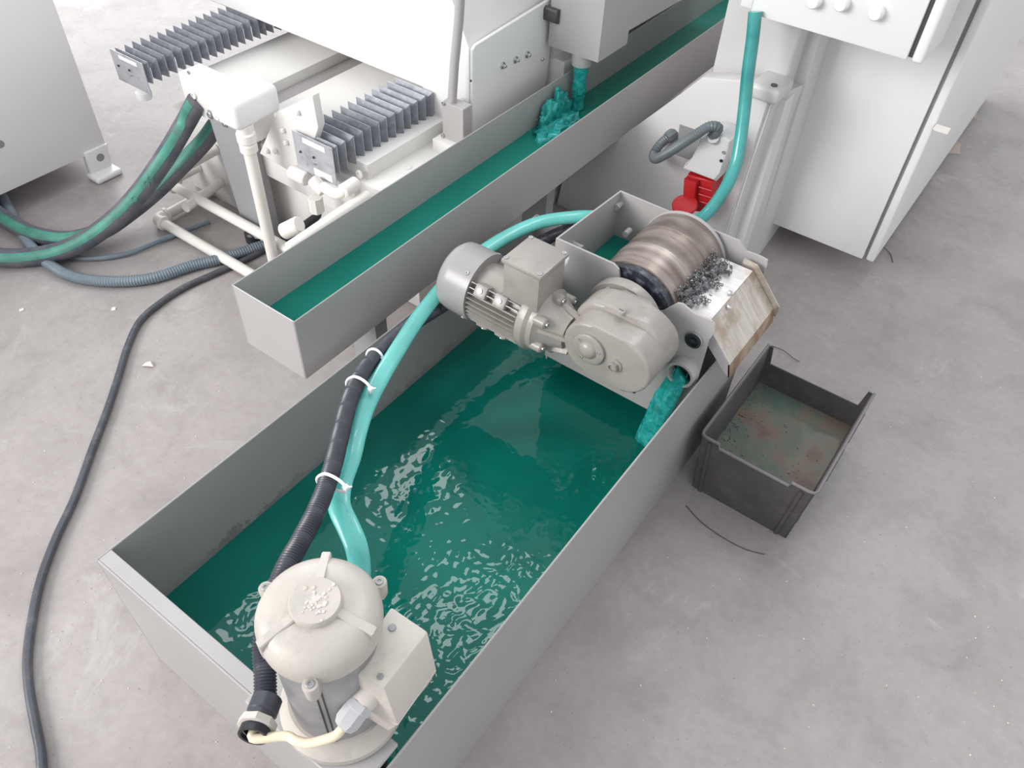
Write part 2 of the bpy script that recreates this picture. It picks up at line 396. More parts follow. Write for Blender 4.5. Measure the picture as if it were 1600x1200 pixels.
# ------------------------------------------------------------------ white grinding machine
YH = 1.655
mach = thing('grinding_machine', 'large white machine with a hood, bed and column behind the trough', 'machine', (-1.7, 2.3, 0))
hc = PY(662, 134, YH); zh = hc.z
b = B(); b.prism([V((-3.05, YH, zh)), V((hc.x, YH, zh)), V((hc.x, YH, .425)), V((-1.312, YH, .425)), V((-1.312, YH, .665)), V((-1.66, YH, 1.35)), V((-3.05, YH, 1.35))], (0, .40, 0), .004, 2)
obj('hood', b, WHITE, mach)
b = B(); b.box((-3.04, 2.06, zh), (-1.50, 3.3, 1.34), .004, 2); b.box((-1.50, 2.06, .30), (-1.26, 3.3, .50), .004, 2); b.box((-1.50, 2.06, .50), (-1.30, 3.3, 1.3), .004, 2); obj('rear_hood_and_light_block', b, WHITE, mach)  # narrow right-hand boxes added to block light and darken the far trough
pp = [(-1.30, 1.657, .40), (-1.30, 2.02, .40), (-1.30, 2.035, .53), (-1.30, 2.05, .69), (-1.30, 1.67, .67), (-1.30, 1.657, .66)]
b = B(); b.prism(pp, (-.01, 0, 0), .002, 1); obj('side_panel', b, WHITE, mach)
for p in ((785, 102), (805, 93), (823, 85)):
    q = PX(*p, -1.30); screw(q, (1, 0, 0), .010, .004, mach, 'washer'); screw(q + V((.004, 0, 0)), (1, 0, 0), .0055, .010, mach, 'bolt', sock=False)
q = PX(735, 126, -1.30)
screw(q, (1, 0, 0), .003, .003, mach, 'rivet', DARKM); q = PX(846, 92, -1.30); screw(q, (1, 0, 0), .005, .008, mach, 'bolt', sock=False)
# square lubrication post
pb = PY(708, 150, 1.60)
b = B(); b.tube([PY(706, 165, 1.60), PY(710, 100, 1.60), PY(717, 30, 1.60), PY(722, -60, 1.60), PY(728, -160, 1.60)], .0125, 16); obj('guard_post', b, GREY, mach, label='light grey upright guard post')
a = PY(690, 158, 1.585); c = PY(722, 215, 1.585)
b = B(); b.box((a.x, 1.585, c.z - .03), (c.x + .004, 1.625, a.z), .0015, 1); o = obj('post_clamp', b, GREY, mach)
for p in ((693, 161), (692, 211)): screw(PY(*p, 1.584), (0, -1, 0), .0055, .004, o)
# bed: base block, ways
b = B(); b.box((-2.28, 1.34, .0), (-1.25, 3.0, .30), .004); b.box((-2.20, 1.40, .30), (-1.96, 3.0, .415), .004); b.box((-1.83, 1.33, .30), (-1.40, 3.0, .43), .004); b.box((-1.97, 1.40, .30), (-1.82, 3.0, .375), .002)
obj('bed', b, WHITE2, mach)
b = B(); b.box((-1.955, 1.42, .375), (-1.845, 2.6, .383), .001, 1); obj('groove_shade_strip', b, GREY, mach, label='dull grey strip standing for shade in the bed groove')  # grey colour stands for the shade under the hood between the ways
# right front block beside the bellows
bx0 = PY(530, 262, 1.345)
b = B(); b.box((-1.56, 1.31, .25), (-1.245, 1.645, .385), .006); b.box((-1.37, 1.56, .38), (-1.245, 1.65, .42), .004)
obj('bed_block', b, WHITE2, mach)
screw(PY(562, 272, 1.309), (0, -1, 0), .012, .004, mach, 'plug', WHITE2); screw(PZ(637, 262, .385), (0, 0, 1), .011, .003, mach, 'plug', WHITE2)
# left front block under the far bellows
lb = PY(278, 112, 1.25); rb = PY(330, 185, 1.25)
b = B(); b.box((-2.05, 1.25, .40), (-1.75, 1.33, .515), .006); obj('bed_block', b, WHITE2, mach)
screw(PY(303, 149, 1.249), (0, -1, 0), .011, .004, mach, 'plug', WHITE2); screw(PY(296, 113, 1.249), (0, -1, 0), .006, .004, mach, 'plug', STEEL)
# bracket plate block
b = B(); p0 = PY(432, 178, 1.26); p1 = PY(498, 155, 1.26); p2 = PY(470, 268, 1.26)
b.prism([PY(432, 175, 1.26), PY(440, 172, 1.26), PY(488, 150, 1.26), PY(497, 200, 1.26), PY(478, 262, 1.26), PY(452, 268, 1.26), PY(405, 240, 1.26)], (0, .025, 0), .004, 2)
obj('bracket_plate', b, WHITE2, mach)
for p in ((466, 175), (443, 203), (448, 222), (418, 235), (431, 235)): screw(PY(*p, 1.259), (0, -1, 0), .008, .009, mach, 'bolt', WHITE2, sock=False)
b = B(); b.box((-1.80, 1.29, .26), (-1.42, 1.40, .37), .006); obj('bed_block', b, WHITE2, mach)
# grey machine leg with black foot
b = B(); q = [PY(323, 172, 1.245), PY(374, 190, 1.245), PY(414, 375, 1.245), PY(386, 372, 1.245)]
b.prism(q, (0, .012, 0), .001, 1); q2 = [PY(374, 190, 1.245), PY(383, 215, 1.245), PY(421, 382, 1.245), PY(414, 375, 1.245)]
b.prism(q2, (0, .05, 0)); lg = obj('support_leg', b, LEGG, mach, label='flat dark grey support leg')
for p in ((328, 180), (351, 193)): screw(PY(*p, 1.244), (0, -1, 0), .010, .004, lg, 'screw', STEEL)
ft = PY(402, 392, 1.26); b = B(); b.lathe([(.032, 0), (.032, .03), (.026, .036), (.026, .045)], (ft.x, 1.265, 0), (0, 0, 1), 20); obj('levelling_foot', b, BLACK, mach)
# right-hand base wall and column (faces the camera, y = 2.05)
YW = 2.05
wl = [PY(869, 322, YW), PY(877, 287, YW), PY(972, 213, YW), PY(1050, 157, YW), PY(1097, 121, YW), PY(1175, 127, YW), PY(1212, 152, YW), PY(1140, 362, YW), PY(1139, 405, YW)]
for q in wl: q.z = max(q.z, .0)
wl[0].z = .0; wl[-1] = V((-.60, YW, 0))
b = B(); b.prism(wl, (0, .05, 0), .004, 2); obj('base_panel', b, BASEW, mach)
b = B(); b.prism([V((-1.16, 2.10, 0)), V((-1.02, 2.10, .32)), V((-.80, 2.10, .585)), V((-.58, 2.10, .585)), V((-.58, 2.10, 0))], (0, .9, 0)); obj('base_casting', b, WHITE2, mach)
cl = [PY(1121, 108, 2.13), PY(1139, 0, 2.13), PY(1147, -60, 2.13)]
b = B(); b.prism([V((cl[0].x - .02, 2.13, .55)), cl[0], V((cl[1].x, 2.13, cl[1].z)), V((cl[1].x + .005, 2.13, 1.4)), V((-.60, 2.13, 1.4)), V((-.60, 2.13, .55))], (0, .7, 0), .012, 3)
obj('column', b, BASEW, mach)
a = PY(1198, 148, 2.04)
b = B(); b.box((a.x - .05, 2.03, a.z - .02), (a.x + .035, 2.14, a.z + .022), .012, 3); lug = obj('lifting_lug', b, BASEW, mach)
b = B(); b.lathe([(.009, 0), (.009, .003), (.0065, .003)], (a.x + .008, 2.055, a.z + .0215), (0, 0, 1), 16); obj('lug_hole', b, DARKM, lug)
# bevelled corner strip and side cover right of the wall
st = [PY(1211, 152, YW), PY(1139, 366, YW)]
b = B(); b.hexa([(-.63, 2.04, 0), (-.555, 2.215, 0), (-.565, 2.40, 0), (-.61, 2.40, 0), (-.61, 2.04, .60), (-.565, 2.215, .60), (-.565, 2.40, .60), (-.61, 2.40, .60)]); b.box((-.605, 2.19, 0), (-.566, 2.45, 1.4), .004)
obj('corner_strip', b, BASEW, mach)
# dark cover plate behind plug
q = [PY(1062, 195, YW - .004), PY(1159, 228, YW - .004), PY(1148, 275, YW - .004), PY(1056, 242, YW - .004)]
b = B(); b.prism(q, (0, .004, 0)); obj('cover_plate', b, GREYD, mach, label='dark rectangular cover plate')

# ------------------------------------------------------------------ bellows covers
def bellows(label, x0, x1, ztop, zbot, y0, y1, n, lean, sticker_lo):
    t = thing('bellows_cover', label, 'bellows', ((x0 + x1) / 2, (y0 + y1) / 2, zbot), None)
    p = (y1 - y0) / n; src = None; ii = .027
    def ring(y, d):                # inverted U section, d = fold depth
        return [V((x0 + d * .7, y, zbot + d * .3)), V((x0 + d * .7, y, ztop - d)), V((x1 - d * .7, y, ztop - d)), V((x1 - d * .7, y, zbot + d * .3))]
    bb = B(); A = ring(-p / 2, ii); M = ring(0, 0); Z = ring(p / 2, ii)
    M2 = [m + V((0, .0006, 0)) for m in M]
    Ma = [m + V((0, -.0009, 0)) for m in M]; Mb = [m + V((0, .0009, 0)) for m in M]
    vs = A + Ma + Mb + Z; fs = [(4 * r + i, 4 * r + i + 1, 4 * r + 5 + i, 4 * r + 4 + i) for r in range(3) for i in range(3)]
    bb.add(vs, fs); bb.bm.faces.ensure_lookup_table()
    for f in bb.bm.faces:
        if 3 <= f.index < 6 or abs(f.calc_center_median().y) < 1e-5: f.material_index = 1
    bmesh.ops.solidify(bb.bm, geom=bb.bm.faces[:], thickness=.0008)
    for k in range(n):
        y = y0 + (k + .5) * p
        if src is None:
            src = obj('pleat', bb, (PLEAT, FOLD), t, ang=20); src.location = src.location + V((0, y, 0)); WORLD[src] = WORLD[src] + V((0, y, 0)); base = WORLD[src].copy()
        else: copy(src, base + V((random.uniform(-.002, .002), (k) * p + random.uniform(-.0008, .0008), random.uniform(-.0015, .0015))), t)
    b = B(); b.box((x0 - .002, y0 - .004, zbot - .028), (x1 + .002, y0 - .0015, ztop + .002), .0005, 1); ep = obj('end_plate', b, ENDPL, t, label='galvanised end plate')
    wd = x1 - x0; h = ztop - zbot
    b = B(); b.box((x0 + wd * .25, y0 - .0048, ztop - h * .26), (x1 - wd * .18, y0 - .0042, ztop - h * .08)); obj('sticker', b, STICK, ep, label='white blank sticker')
    if sticker_lo:
        b = B(); b.box((x0 + wd * .45, y0 - .0048, zbot - .022), (x1 - wd * .08, y0 - .0042, zbot - .002)); obj('sticker', b, STICK, ep, label='white blank sticker')
    for fx, fz in ((.15, .35), (.5, .38), (.52, .16)): screw((x0 + wd * fx, y0 - .004, zbot + h * fz), (0, -1, 0), .0035, .0035, ep, 'screw', DARKM if fz > .3 else STEEL)
    return t
q0 = PY(458, 203, 1.25); q1 = PY(519, 231, 1.25); q2 = PY(527, 290, 1.25)
bellows('near pleated steel bellows cover beside the trough with two stickers', q0.x, q1.x, q0.z, q2.z + .028, 1.25, 1.66, 13, 0, True)
q0 = PY(173, 76, 1.236); q1 = PY(222, 97, 1.236); q2 = PY(236, 147, 1.236)
bellows('far pleated steel bellows cover overhanging the green hoses at top left', q0.x, q1.x, q0.z, q2.z + .028, 1.236, 1.86, 21, 0, False)
# white bumper under far end plate
b = B(); q = PY(224, 148, 1.25); b.lathe([(.022, 0), (.024, .01), (.024, .022)], (q.x, 1.252, q.z - .012), (0, 0, 1), 18); obj('rubber_bumper', b, WHITE, mach, label='white round bumper')

# ------------------------------------------------------------------ lubrication pipes
man = thing('pipe_manifold', 'cream painted pipe manifold with a rounded valve box in front of the machine', 'pipework', (-1.8, 1.15, 0))
vb0 = PY(331, 150, 1.13); vb1 = PY(398, 190, 1.13)
b = B(); b.box((-1.780, 1.145, .502), (-1.672, 1.30, .582), .018, 4); vb = obj('valve_box', b, WHITE, man)
screw((-1.75, 1.146, .522), (0, -1, 0), .008, .003, vb, 'plug', WHITE2)
pt = PY(383, 205, 1.18); pe = PY(425, 395, 1.18)
px_ = (pt.x + pe.x) / 2
b = B(); b.lathe([(.024, 0), (.024, .02), (.021, .024), (.026, .03), (.026, .052), (.022, .056), (.022, .075)], (px_, 1.18, .432), (0, 0, 1), 20); obj('union', b, CREAM, man)
b = B(); b.cyl((px_, 1.18, .0), (px_, 1.18, .44), .0175, 20); obj('pipe', b, CREAM, man)
def fitting(p, q, r, nm='elbow'):
    b = B(); p = V(p); q = V(q); b.lathe([(r * .8, 0), (r, .004), (r, (q - p).length - .004), (r * .85, (q - p).length)], p, q - p, 16); return obj(nm, b, CREAM, man)
def elbow(c, d1, d2, r=.021, l=.03):
    c = V(c); d1 = V(d1); d2 = V(d2); b = B()
    b.tube(spline([c + d1 * l, c + d1 * l * .35, c + (d1 + d2) * l * .1, c + d2 * l * .35, c + d2 * l], 5), r, 14)
    for d in (d1, d2): b.lathe([(r * 1.05, 0), (r * 1.22, .003), (r * 1.22, .012), (r * 1.05, .014)], c + d * (l - .004), d, 14)
    obj('elbow', b, CREAM, man)
e1 = PY(262, 285, 1.215); e2 = PY(247, 345, 1.12)
e2.z = max(e2.z, .024)
for e, yy in ((e1, 1.215), (e2, 1.12)):
    elbow(e, V((1, 0, 0)), V((0, 1, 0)), .020)
    b = B(); b.cyl((e.x + .03, e.y, e.z), (-1.30, e.y, e.z), .0165, 18); obj('pipe', b, CREAM, man)
    b = B(); b.cyl((e.x, e.y + .03, e.z), (e.x, 1.338, e.z), .0165, 18); obj('pipe', b, CREAM, man)
e3 = PY(265, 262, 1.20); fitting(e3 + V((-.01, 0, -.02)), e3 + V((-.01, .06, .0)), .022)
b = B(); b.cyl(PY(285, 262, 1.21), PY(338, 233, 1.335), .017, 16); obj('pipe', b, CREAM, man)
fitting(PY(270, 268, 1.20), PY(292, 255, 1.24), .024)
b = B(); b.cyl(PY(290, 325, 1.16), PY(345, 285, 1.335), .015, 16); obj('pipe', b, CREAM, man)
# elbows beneath near bellows
b = B(); b.cyl((-1.50, 1.22, .30), (-1.50, 1.22, .345), .020, 8); obj('union', b, CREAM, man)
q = PY(500, 290, 1.22)
fitting(PY(455, 268, 1.24), PY(480, 280, 1.24), .020, 'union'); fitting(PY(488, 280, 1.22), PY(506, 300, 1.22), .018, 'union')
b = B(); b.tube(spline([PY(505, 292, 1.21), PY(525, 303, 1.20), PY(540, 296, 1.21), PY(552, 286, 1.24)], 6), .014, 14); obj('elbow', b, CREAM, man)
fitting(PY(535, 300, 1.20), PY(558, 285, 1.25), .019, 'union')
b = B(); b.cyl(PY(452, 388, 1.0), PY(575, 305, 1.26), .016, 16); obj('pipe', b, CREAM, man)
fitting(PY(443, 362, 1.08), PY(468, 350, 1.10), .022, 'union')

# ------------------------------------------------------------------ cabinets
lc = thing('side_cabinet', 'plain white cabinet on bracket feet at the left edge of the photo', 'cabinet', (-3.0, .3, 0))
b = B(); b.box((-3.6, -.9, .085), (-2.585, 1.235, .92), .004); obj('cabinet_body', b, WHITE, lc)
fq = PX(165, 245, -2.575)
b = B(); b.hexa([(-2.60, 1.145, .01), (-2.575, 1.145, .01), (-2.575, 1.225, .01), (-2.60, 1.225, .01), (-2.60, 1.15, .10), (-2.575, 1.15, .10), (-2.575, 1.235, .10), (-2.60, 1.235, .10)], .003, 2)
fb = obj('foot_bracket', b, WHITE, lc)
b = B(); b.lathe([(.014, 0), (.014, .002)], (-2.5755, 1.195, .066), (1, 0, 0), 20); obj('bracket_hole', b, GREYD, fb, label='dark round hole')
b = B(); b.box((-2.60, 1.135, 0), (-2.53, 1.235, .022), .009, 3); obj('foot_pad', b, WHITE, lc)
b = B(); b.lathe([(.012, 0), (.012, .004)], PX(0, 225, -2.585), (1, 0, 0), 16); obj('cover_plug', b, GREYD, lc)

rc = thing('electrical_cabinet', 'tall white cabinet with a grooved door edge right of the column', 'cabinet', (-.4, 2.8, 0))
b = B(); b.box((-.585, 2.30, .088), (-.262, 3.9, 1.7), .003); obj('cabinet_body', b, WHITE, rc)
b = B(); b.box((-.2615, 2.312, .105), (-.252, 3.9, 1.7)); obj('door_gasket', b, GREYD, rc, label='dark grey rubber gasket')
b = B(); b.box((-.252, 2.30, .09), (-.228, 3.9, 1.7), .006, 3); obj('cabinet_door', b, WHITE, rc)
lq = PX(1460, 198, -.228)
b = B(); b.prism([V((-.228, lq.y - .012, lq.z - .004)), V((-.228, lq.y + .012, lq.z - .004)), V((-.228, lq.y + .012, lq.z + .004)), V((-.228, lq.y - .012, lq.z + .004))], (.04, 0, 0), .003, 2); obj('door_latch', b, CREAM, rc)
for x, y in ((-.54, 2.7), (-.28, 2.7), (-.54, 3.8), (-.28, 3.8)):
    b = B(); b.lathe([(.03, 0), (.03, .012), (.012, .02), (.012, .09)], (x, y, 0), (0, 0, 1), 16); obj('foot', b, BLACK, rc)

cp = thing('control_panel', 'white push button control box hanging over the right cabinet', 'control box', (-.5, 2.05, .8))
YC = 2.0; a = PY(1170, 28, YC); c = PY(1418, 88, YC); zc = (a.z + c.z) / 2
b = B(); b.box((a.x, YC, zc), (c.x, YC + .16, 1.5), .004); obj('panel_body', b, WHITE, cp)
d = PY(1427, 88, YC); d2 = PY(1450, 88, YC)
b = B(); b.box((c.x + .010, YC - .002, zc - .002), (c.x + .036, YC + .17, 1.5), .009, 4); obj('hinged_cover', b, WHITE, cp)
b = B(); b.box((c.x, YC + .008, zc + .006), (c.x + .012, YC + .15, 1.5)); obj('hinge_gap', b, DARKM, cp)
a2 = PY(1150, 25, YC); b = B(); b.box((a2.x, YC + .01, zc + .008), (a.x - .003, YC + .04, 1.5), .003); obj('side_flap', b, WHITE, cp)
for p in ((1275, 0), (1318, 4), (1372, 18)):
    q = PY(*p, YC); b = B(); b.lathe([(.016, 0), (.017, .006), (.015, .020), (.012, .024)], q, (0, -1, 0), 24); obj('push_button', b, BAND, cp)

# ------------------------------------------------------------------ red socket, plug, conduit
YP = YW - .01
ps = thing('power_socket', 'red industrial power socket with round hinged lid on white wall', 'socket', PY(1085, 300, 2.0))
def pyz(p, y): return PY(p[0], p[1], y)
b = B(); q = [pyz(p, 1.97) for p in ((1074, 272), (1114, 284), (1110, 330), (1098, 333), (1070, 328))]
b.prism(q, (0, .07, 0), .006, 3); obj('socket_body', b, RED, ps)
b = B(); q = [pyz(p, 1.95) for p in ((1068, 280), (1088, 286), (1082, 325), (1066, 318))]; b.prism(q, (0, .03, 0), .004, 2); obj('socket_cover', b, RED, ps)
b = B(); q = PY(1070, 322, 1.93); b.lathe([(.037, 0), (.037, .008), (.035, .010), (.0001, .010)], q, (-.05, -.35, .93), 28); obj('hinged_lid', b, RED, ps)
for k in range(3):
    b = B(); q0 = pyz((1092, 292 + k * 11), 1.965); q1 = pyz((1112, 298 + k * 11), 1.965); b.cyl(q0, q1, .003, 8); obj('grip_rib', b, RED, ps)
pw = thing('power_plug', 'light grey angled plug above the red socket with grey conduit', 'plug', PY(1100, 245, 1.98))
b = B(); q = [pyz(p, 1.96) for p in ((1066, 264), (1070, 256), (1082, 254), (1094, 214), (1108, 206), (1128, 210), (1140, 222), (1136, 245), (1124, 270), (1118, 284))]
b.prism(q, (0, .08, 0), .007, 3); obj('plug_body', b, PLUGW, pw)
b = B(); b.lathe([(.016, 0), (.016, .012)], pyz((1115, 217), 1.96), (.1, -.7, .8), 20); obj('cable_nut', b, PLUGW, pw)
for p, m in (((1131, 238), STEEL), ((1127, 251), BLACK)): screw(pyz(p, 1.958), (0, -1, 0), .0045, .003, pw, 'screw', m)
pth = [PY(1112, 214, 1.96), PY(1122, 200, 1.945), PY(1108, 198, 1.93), PY(1085, 212, 1.92), PY(1050, 235, 1.93), PY(1025, 248, 1.96), PY(1022, 240, 1.99), PY(1032, 225, 2.01), PY(1050, 210, 2.045)]
pth = even(spline(pth, 14), .0016)
b = B(); b.tube(pth, lambda t, l: .0135 + .0009 * math.sin(l * 2 * PI / .0064), 16)
obj('corrugated_conduit', b, CONDG, None, 'short grey corrugated conduit looping into the light grey plug', 'conduit')
q = PY(1048, 213, 2.02)
b = B(); b.lathe([(.018, 0), (.018, .02), (.015, .028)], PY(1052, 209, 2.05), V(PY(1034, 222, 2.005)) - V(PY(1052, 209, 2.05)), 8); obj('conduit_nut', b, CONDG, None, 'grey hex nut where the grey conduit enters the white wall', 'nut')

# ------------------------------------------------------------------ teal hose (upper run)
def hose(name, pts, r, mat, label, cat, n=14, step=.012, **kw):
    b = B(); b.tube(even(spline(pts, 16), step), r, n, **kw); return obj(name, b, mat, None, label, cat)
hose('coolant_hose', [PY(1180, 18, 1.99), PY(1176, 60, 1.98), PY(1168, 120, 1.96), PY(1163, 170, 1.94), PY(1156, 225, 1.91), PY(1148, 262, 1.88), PY(1130, 300, 1.83), PY(1100, 338, 1.76), PY(1060, 365, 1.66)], .0165, TEAL,
     'translucent teal hose hanging down the white column past the red socket', 'hose')

# ------------------------------------------------------------------ magnetic separator
AX, AZ, DR = -.5375, .467, .103
YN, YF = 1.22, 1.49
sep = thing('magnetic_separator', 'grey drum separator box straddling the far end of the tank', 'separator', (-.54, 1.36, .2))
plate = [V((-.73, YN, .215)), V((-.73, YN, .566)), V((-.585, YN, .568)), V((-.572, YN, .560)), V((-.566, YN, .54)), V((-.56, YN, .48)), V((-.50, YN, .48))]
plate += [PY(1036, 486, YN), PY(1058, 474, YN), PY(1066, 475, YN), PY(1084, 490, YN), PY(1112, 502, YN), PY(1117, 508, YN), PY(1117, 518, YN), PY(1111, 527, YN), V((-.347, YN, .49)), V((-.347, YN, .24)), V((-.36, YN, .225)), V((-.43, YN, .215))]
b = B(); b.prism(plate, (0, .005, 0)); np_ = obj('near_plate', b, GREY, sep)
b = B(); b.prism([V((-.730, YN + .005, .20)), V((-.730, YF, .20)), V((-.730, YF, .548)), V((-.730, YN + .005, .566))], (.004, 0, 0)); obj('side_plate', b, GREY, sep)
fp = [V((-.73, YF, .20)), V((-.73, YF, .548)), V((-.42, YF, .548)), V((-.40, YF, .53)), V((-.37, YF, .532)), PY(1190, 402, YF), PY(1199, 407, YF), PY(1198, 416, YF), PY(1190, 436, YF), V((-.365, YF, .44)), V((-.352, YF, .40)), V((-.352, YF, .20))]
b = B(); b.prism(fp, (0, .005, 0)); obj('far_plate', b, GREY, sep)
b = B(); b.box((-.726, YN + .005, .30), (-.35, YF, .304)); obj('inner_floor', b, GREYD, sep)
for p, y, d in (((970, 318), YF, (0, -1, 0)), ((984, 360), YF - .03, (0, -1, 0))):
    q = PY(*p, y); b = B(); b.cyl(q, q + V(d) * .022, .008, 16); obj('spacer_pin', b, GREY, sep)
b = B(); q = PX(895, 382, -.726); b.cyl((-.726, q.y, q.z), (-.70, q.y, q.z), .008, 16); obj('spacer_pin', b, GREY, sep)
# drum
b = B(); b.lathe([(DR - .006, 0), (DR - .001, .002), (DR, .006), (DR, .075), (DR + .0015, .078), (DR + .0015, .086), (DR, .089), (DR, .150), (DR + .0015, .153), (DR + .0015, .161), (DR, .164), (DR, .224), (DR - .002, .230)], (AX, YN + .030, AZ), (0, 1, 0), 72)
drum = obj('drum', b, DRUM, sep, label='stained stainless steel drum', ang=50)
b = B(); b.lathe([(.070, 0), (DR - .003, 0), (DR - .002, .012), (DR - .004, .020), (.070, .020)], (AX, YN + .010, AZ), (0, 1, 0), 64, caps=False); obj('rubber_ring', b, RUBBER, sep, label='black greasy sealing ring')
b = B(); b.lathe([(DR - .004, 0), (DR + .003, .002), (DR + .003, .008), (DR - .004, .010)], (AX, YF - .018, AZ), (0, 1, 0), 64); obj('end_ring', b, GREY, sep)
b = B(); b.lathe([(.045, 0), (.045, .03)], (AX, YN + .002, AZ), (0, 1, 0), 32); obj('drum_shaft', b, DARKM, sep)
# chute: scraper, lower sheet, lip, side flanges
y0c, y1c = 1.255, 1.465
A0 = (-.445, .507); A1 = (-.366, .508); A2 = (-.297, .432); A3 = (-.289, .398)
def sheet(p, q, ya, yb, t=.003):
    d = (V((q[0], 0, q[1])) - V((p[0], 0, p[1]))).normalized(); n = V((d.z, 0, -d.x)) * -t
    P = [V((p[0], ya, p[1])), V((q[0], ya, q[1])), V((q[0], yb, q[1])), V((p[0], yb, p[1]))]
    b = B(); b.hexa([v + n * (-1) for v in P] + P); return b
obj('scraper_plate', sheet(A0, A1, y0c, y1c), SCRAPE, sep, label='bright bare scraper plate')
obj('chute_plate', sheet((A1[0], A1[1] - .004), A2, y0c - .01, y1c + .005), CHUTE, sep, label='rust tinted chute plate')
obj('chute_lip', sheet(A2, A3, y0c - .012, y1c + .007), RUSTY, sep, label='rusty brown drip lip')
b = B(); b.prism([V((-.395, y1c + .006, .524)), V((-.362, y1c + .006, .522)), V((-.286, y1c + .006, .440)), V((-.288, y1c + .006, .41)), V((-.37, y1c + .006, .49)), V((-.395, y1c + .006, .50))], (0, .003, 0)); obj('chute_side', b, CHUTE, sep)
b = B(); b.prism([V((A1[0] + .006, y0c - .012, A1[1] - .006)), V((A2[0], y0c - .012, A2[1])), V((A3[0], y0c - .012, A3[1])), V((A2[0] - .012, y0c - .012, A2[1] - .02)), V((A1[0] + .006, y0c - .012, A1[1] - .045))], (0, .002, 0)); obj('chute_side', b, GREY, sep)
for p, yy in (((1140, 460), 1.36), ((1139, 481), 1.33)):
    q = PY(*p, yy); b = B(); b.lathe([(.006, 0), (.006, .002), (.003, .003)], (q.x, yy, .511 if q.x < -.366 else .508 - (q.x + .366) * 1.1 + .002), (.3, 0, 1), 12); obj('rivet', b, STEEL, sep)
# bearing and outlet on near plate
q = PY(1085, 530, YN); b = B(); b.lathe([(.018, 0), (.018, .008), (.013, .009), (.013, .004), (.006, .004), (.005, .007), (.001, .007)], q, (0, -1, 0), 24); obj('bearing_cap', b, BLACK, sep, label='black bearing cap')
b = B(); b.lathe([(.0205, 0), (.0205, .005), (.0175, .006), (.0175, 0)], q, (0, -1, 0), 24, caps=False); obj('snap_ring', b, STEEL, sep)
qo = PY(1071, 575, YN)
b = B(); b.lathe([(.032, 0), (.032, .028), (.026, .028), (.026, -.01)], qo, (0, -1, 0), 32, caps=False); obj('outlet_pipe', b, GREY, sep)
b = B(); b.lathe([(.026, 0), (.026, .001)], qo, (0, -1, 0), 32); obj('outlet_bore', b, DARKM, sep)
q = PY(990, 611, YN); b = B(); b.lathe([(.006, 0), (.006, .0012)], q, (0, -1, 0), 20); obj('drain_hole', b, BLACK, sep)
obj('separator_coolant', water_sheet(-.725, -.565, YN + .006, YF - .001, .425, .005, lambda x, y: .0004 + .002 * gauss(x, y, -.63, 1.30, .05), 30, 5.5), WATERT, None,
    'small pool of green coolant beside the drum inside the separator', 'coolant', kind='stuff', ang=180)
# swarf curls on scraper
b = B()
for k in range(430):
    t = random.random(); y = 1.262 + t * .185; xx = -.455 + random.uniform(0, .05) * (.6 + .7 * math.sin(t * 9) ** 2) ; z = .511 + abs(random.gauss(0, .009)) + max(0, -.43 - xx) * .5
    r = random.uniform(.002, .0045); ax = V((random.gauss(0, 1), random.gauss(0, 1), random.gauss(0, 1))).normalized(); u = ax.orthogonal().normalized(); v = ax.cross(u)
    turns = random.uniform(.6, 1.7); m = 7
    pts = [V((xx, y, z)) + (u * math.cos(a) + v * math.sin(a)) * r * (1 - .3 * j / m) + ax * r * .35 * j / m for j, a in ((j, turns * 2 * PI * j / m) for j in range(m))]
    b.tube(pts, random.uniform(.0006, .0012), 4, caps=False)
for k in range(14):
    t = random.random(); c = V((-.452 + random.uniform(0, .03), 1.27 + k * .0125, .512)); b.lathe([(.010, -.002), (.011, .003), (.007, .009), (.002, .012)], c, (random.uniform(-.2, .2), random.uniform(-.2, .2), 1), 7)
obj('metal_swarf', b, CHIP, None, 'ridge of dark curled metal chips piled on the bright scraper plate', 'swarf', kind='stuff')
# coolant falling from the outlet
land = PZ(1010, 690, .155)
pts = []; N = 26; s0 = V((qo.x, YN - .012, qo.z - .008))
for i in range(N):
    t = i / (N - 1); pts.append(V((s0.x + (land.x - s0.x) * t, s0.y + (land.y - s0.y) * (t * .75 + .25 * t), s0.z + (.15 - s0.z) * (t * .35 + .65 * t * t))))
b = B(); b.tube(pts, lambda t, l: .020 + .012 * t, 40, up=(0, -.5, 1), flat=.55)
for v in b.bm.verts: v.co += noise.noise_vector(V((v.co.x * 80, v.co.y * 60, v.co.z * 9))) * .006 + noise.noise_vector(V((v.co.x * 220, v.co.y * 160, v.co.z * 18))) * .002
obj('coolant_stream', b, STREAM, None, 'curving teal stream of coolant pouring from the separator outlet into the tank', 'stream', ang=180)
b = B()
for k in range(50):
    t = random.random(); p = pts[int(t * (N - 1))] + V((random.gauss(0, .012), random.gauss(0, .01), random.gauss(0, .008) + .006)); d = V((0, -.15, -1)).normalized() * random.uniform(.003, .012); r = random.uniform(.0008, .002)
    b.tube([p - d, p, p + d], lambda t, l, r=r: r * (1 if .2 < t < .8 else .4), 6)
obj('coolant_droplets', b, STREAM, None, 'loose droplets flying off the curving outlet stream', 'droplets', kind='stuff')

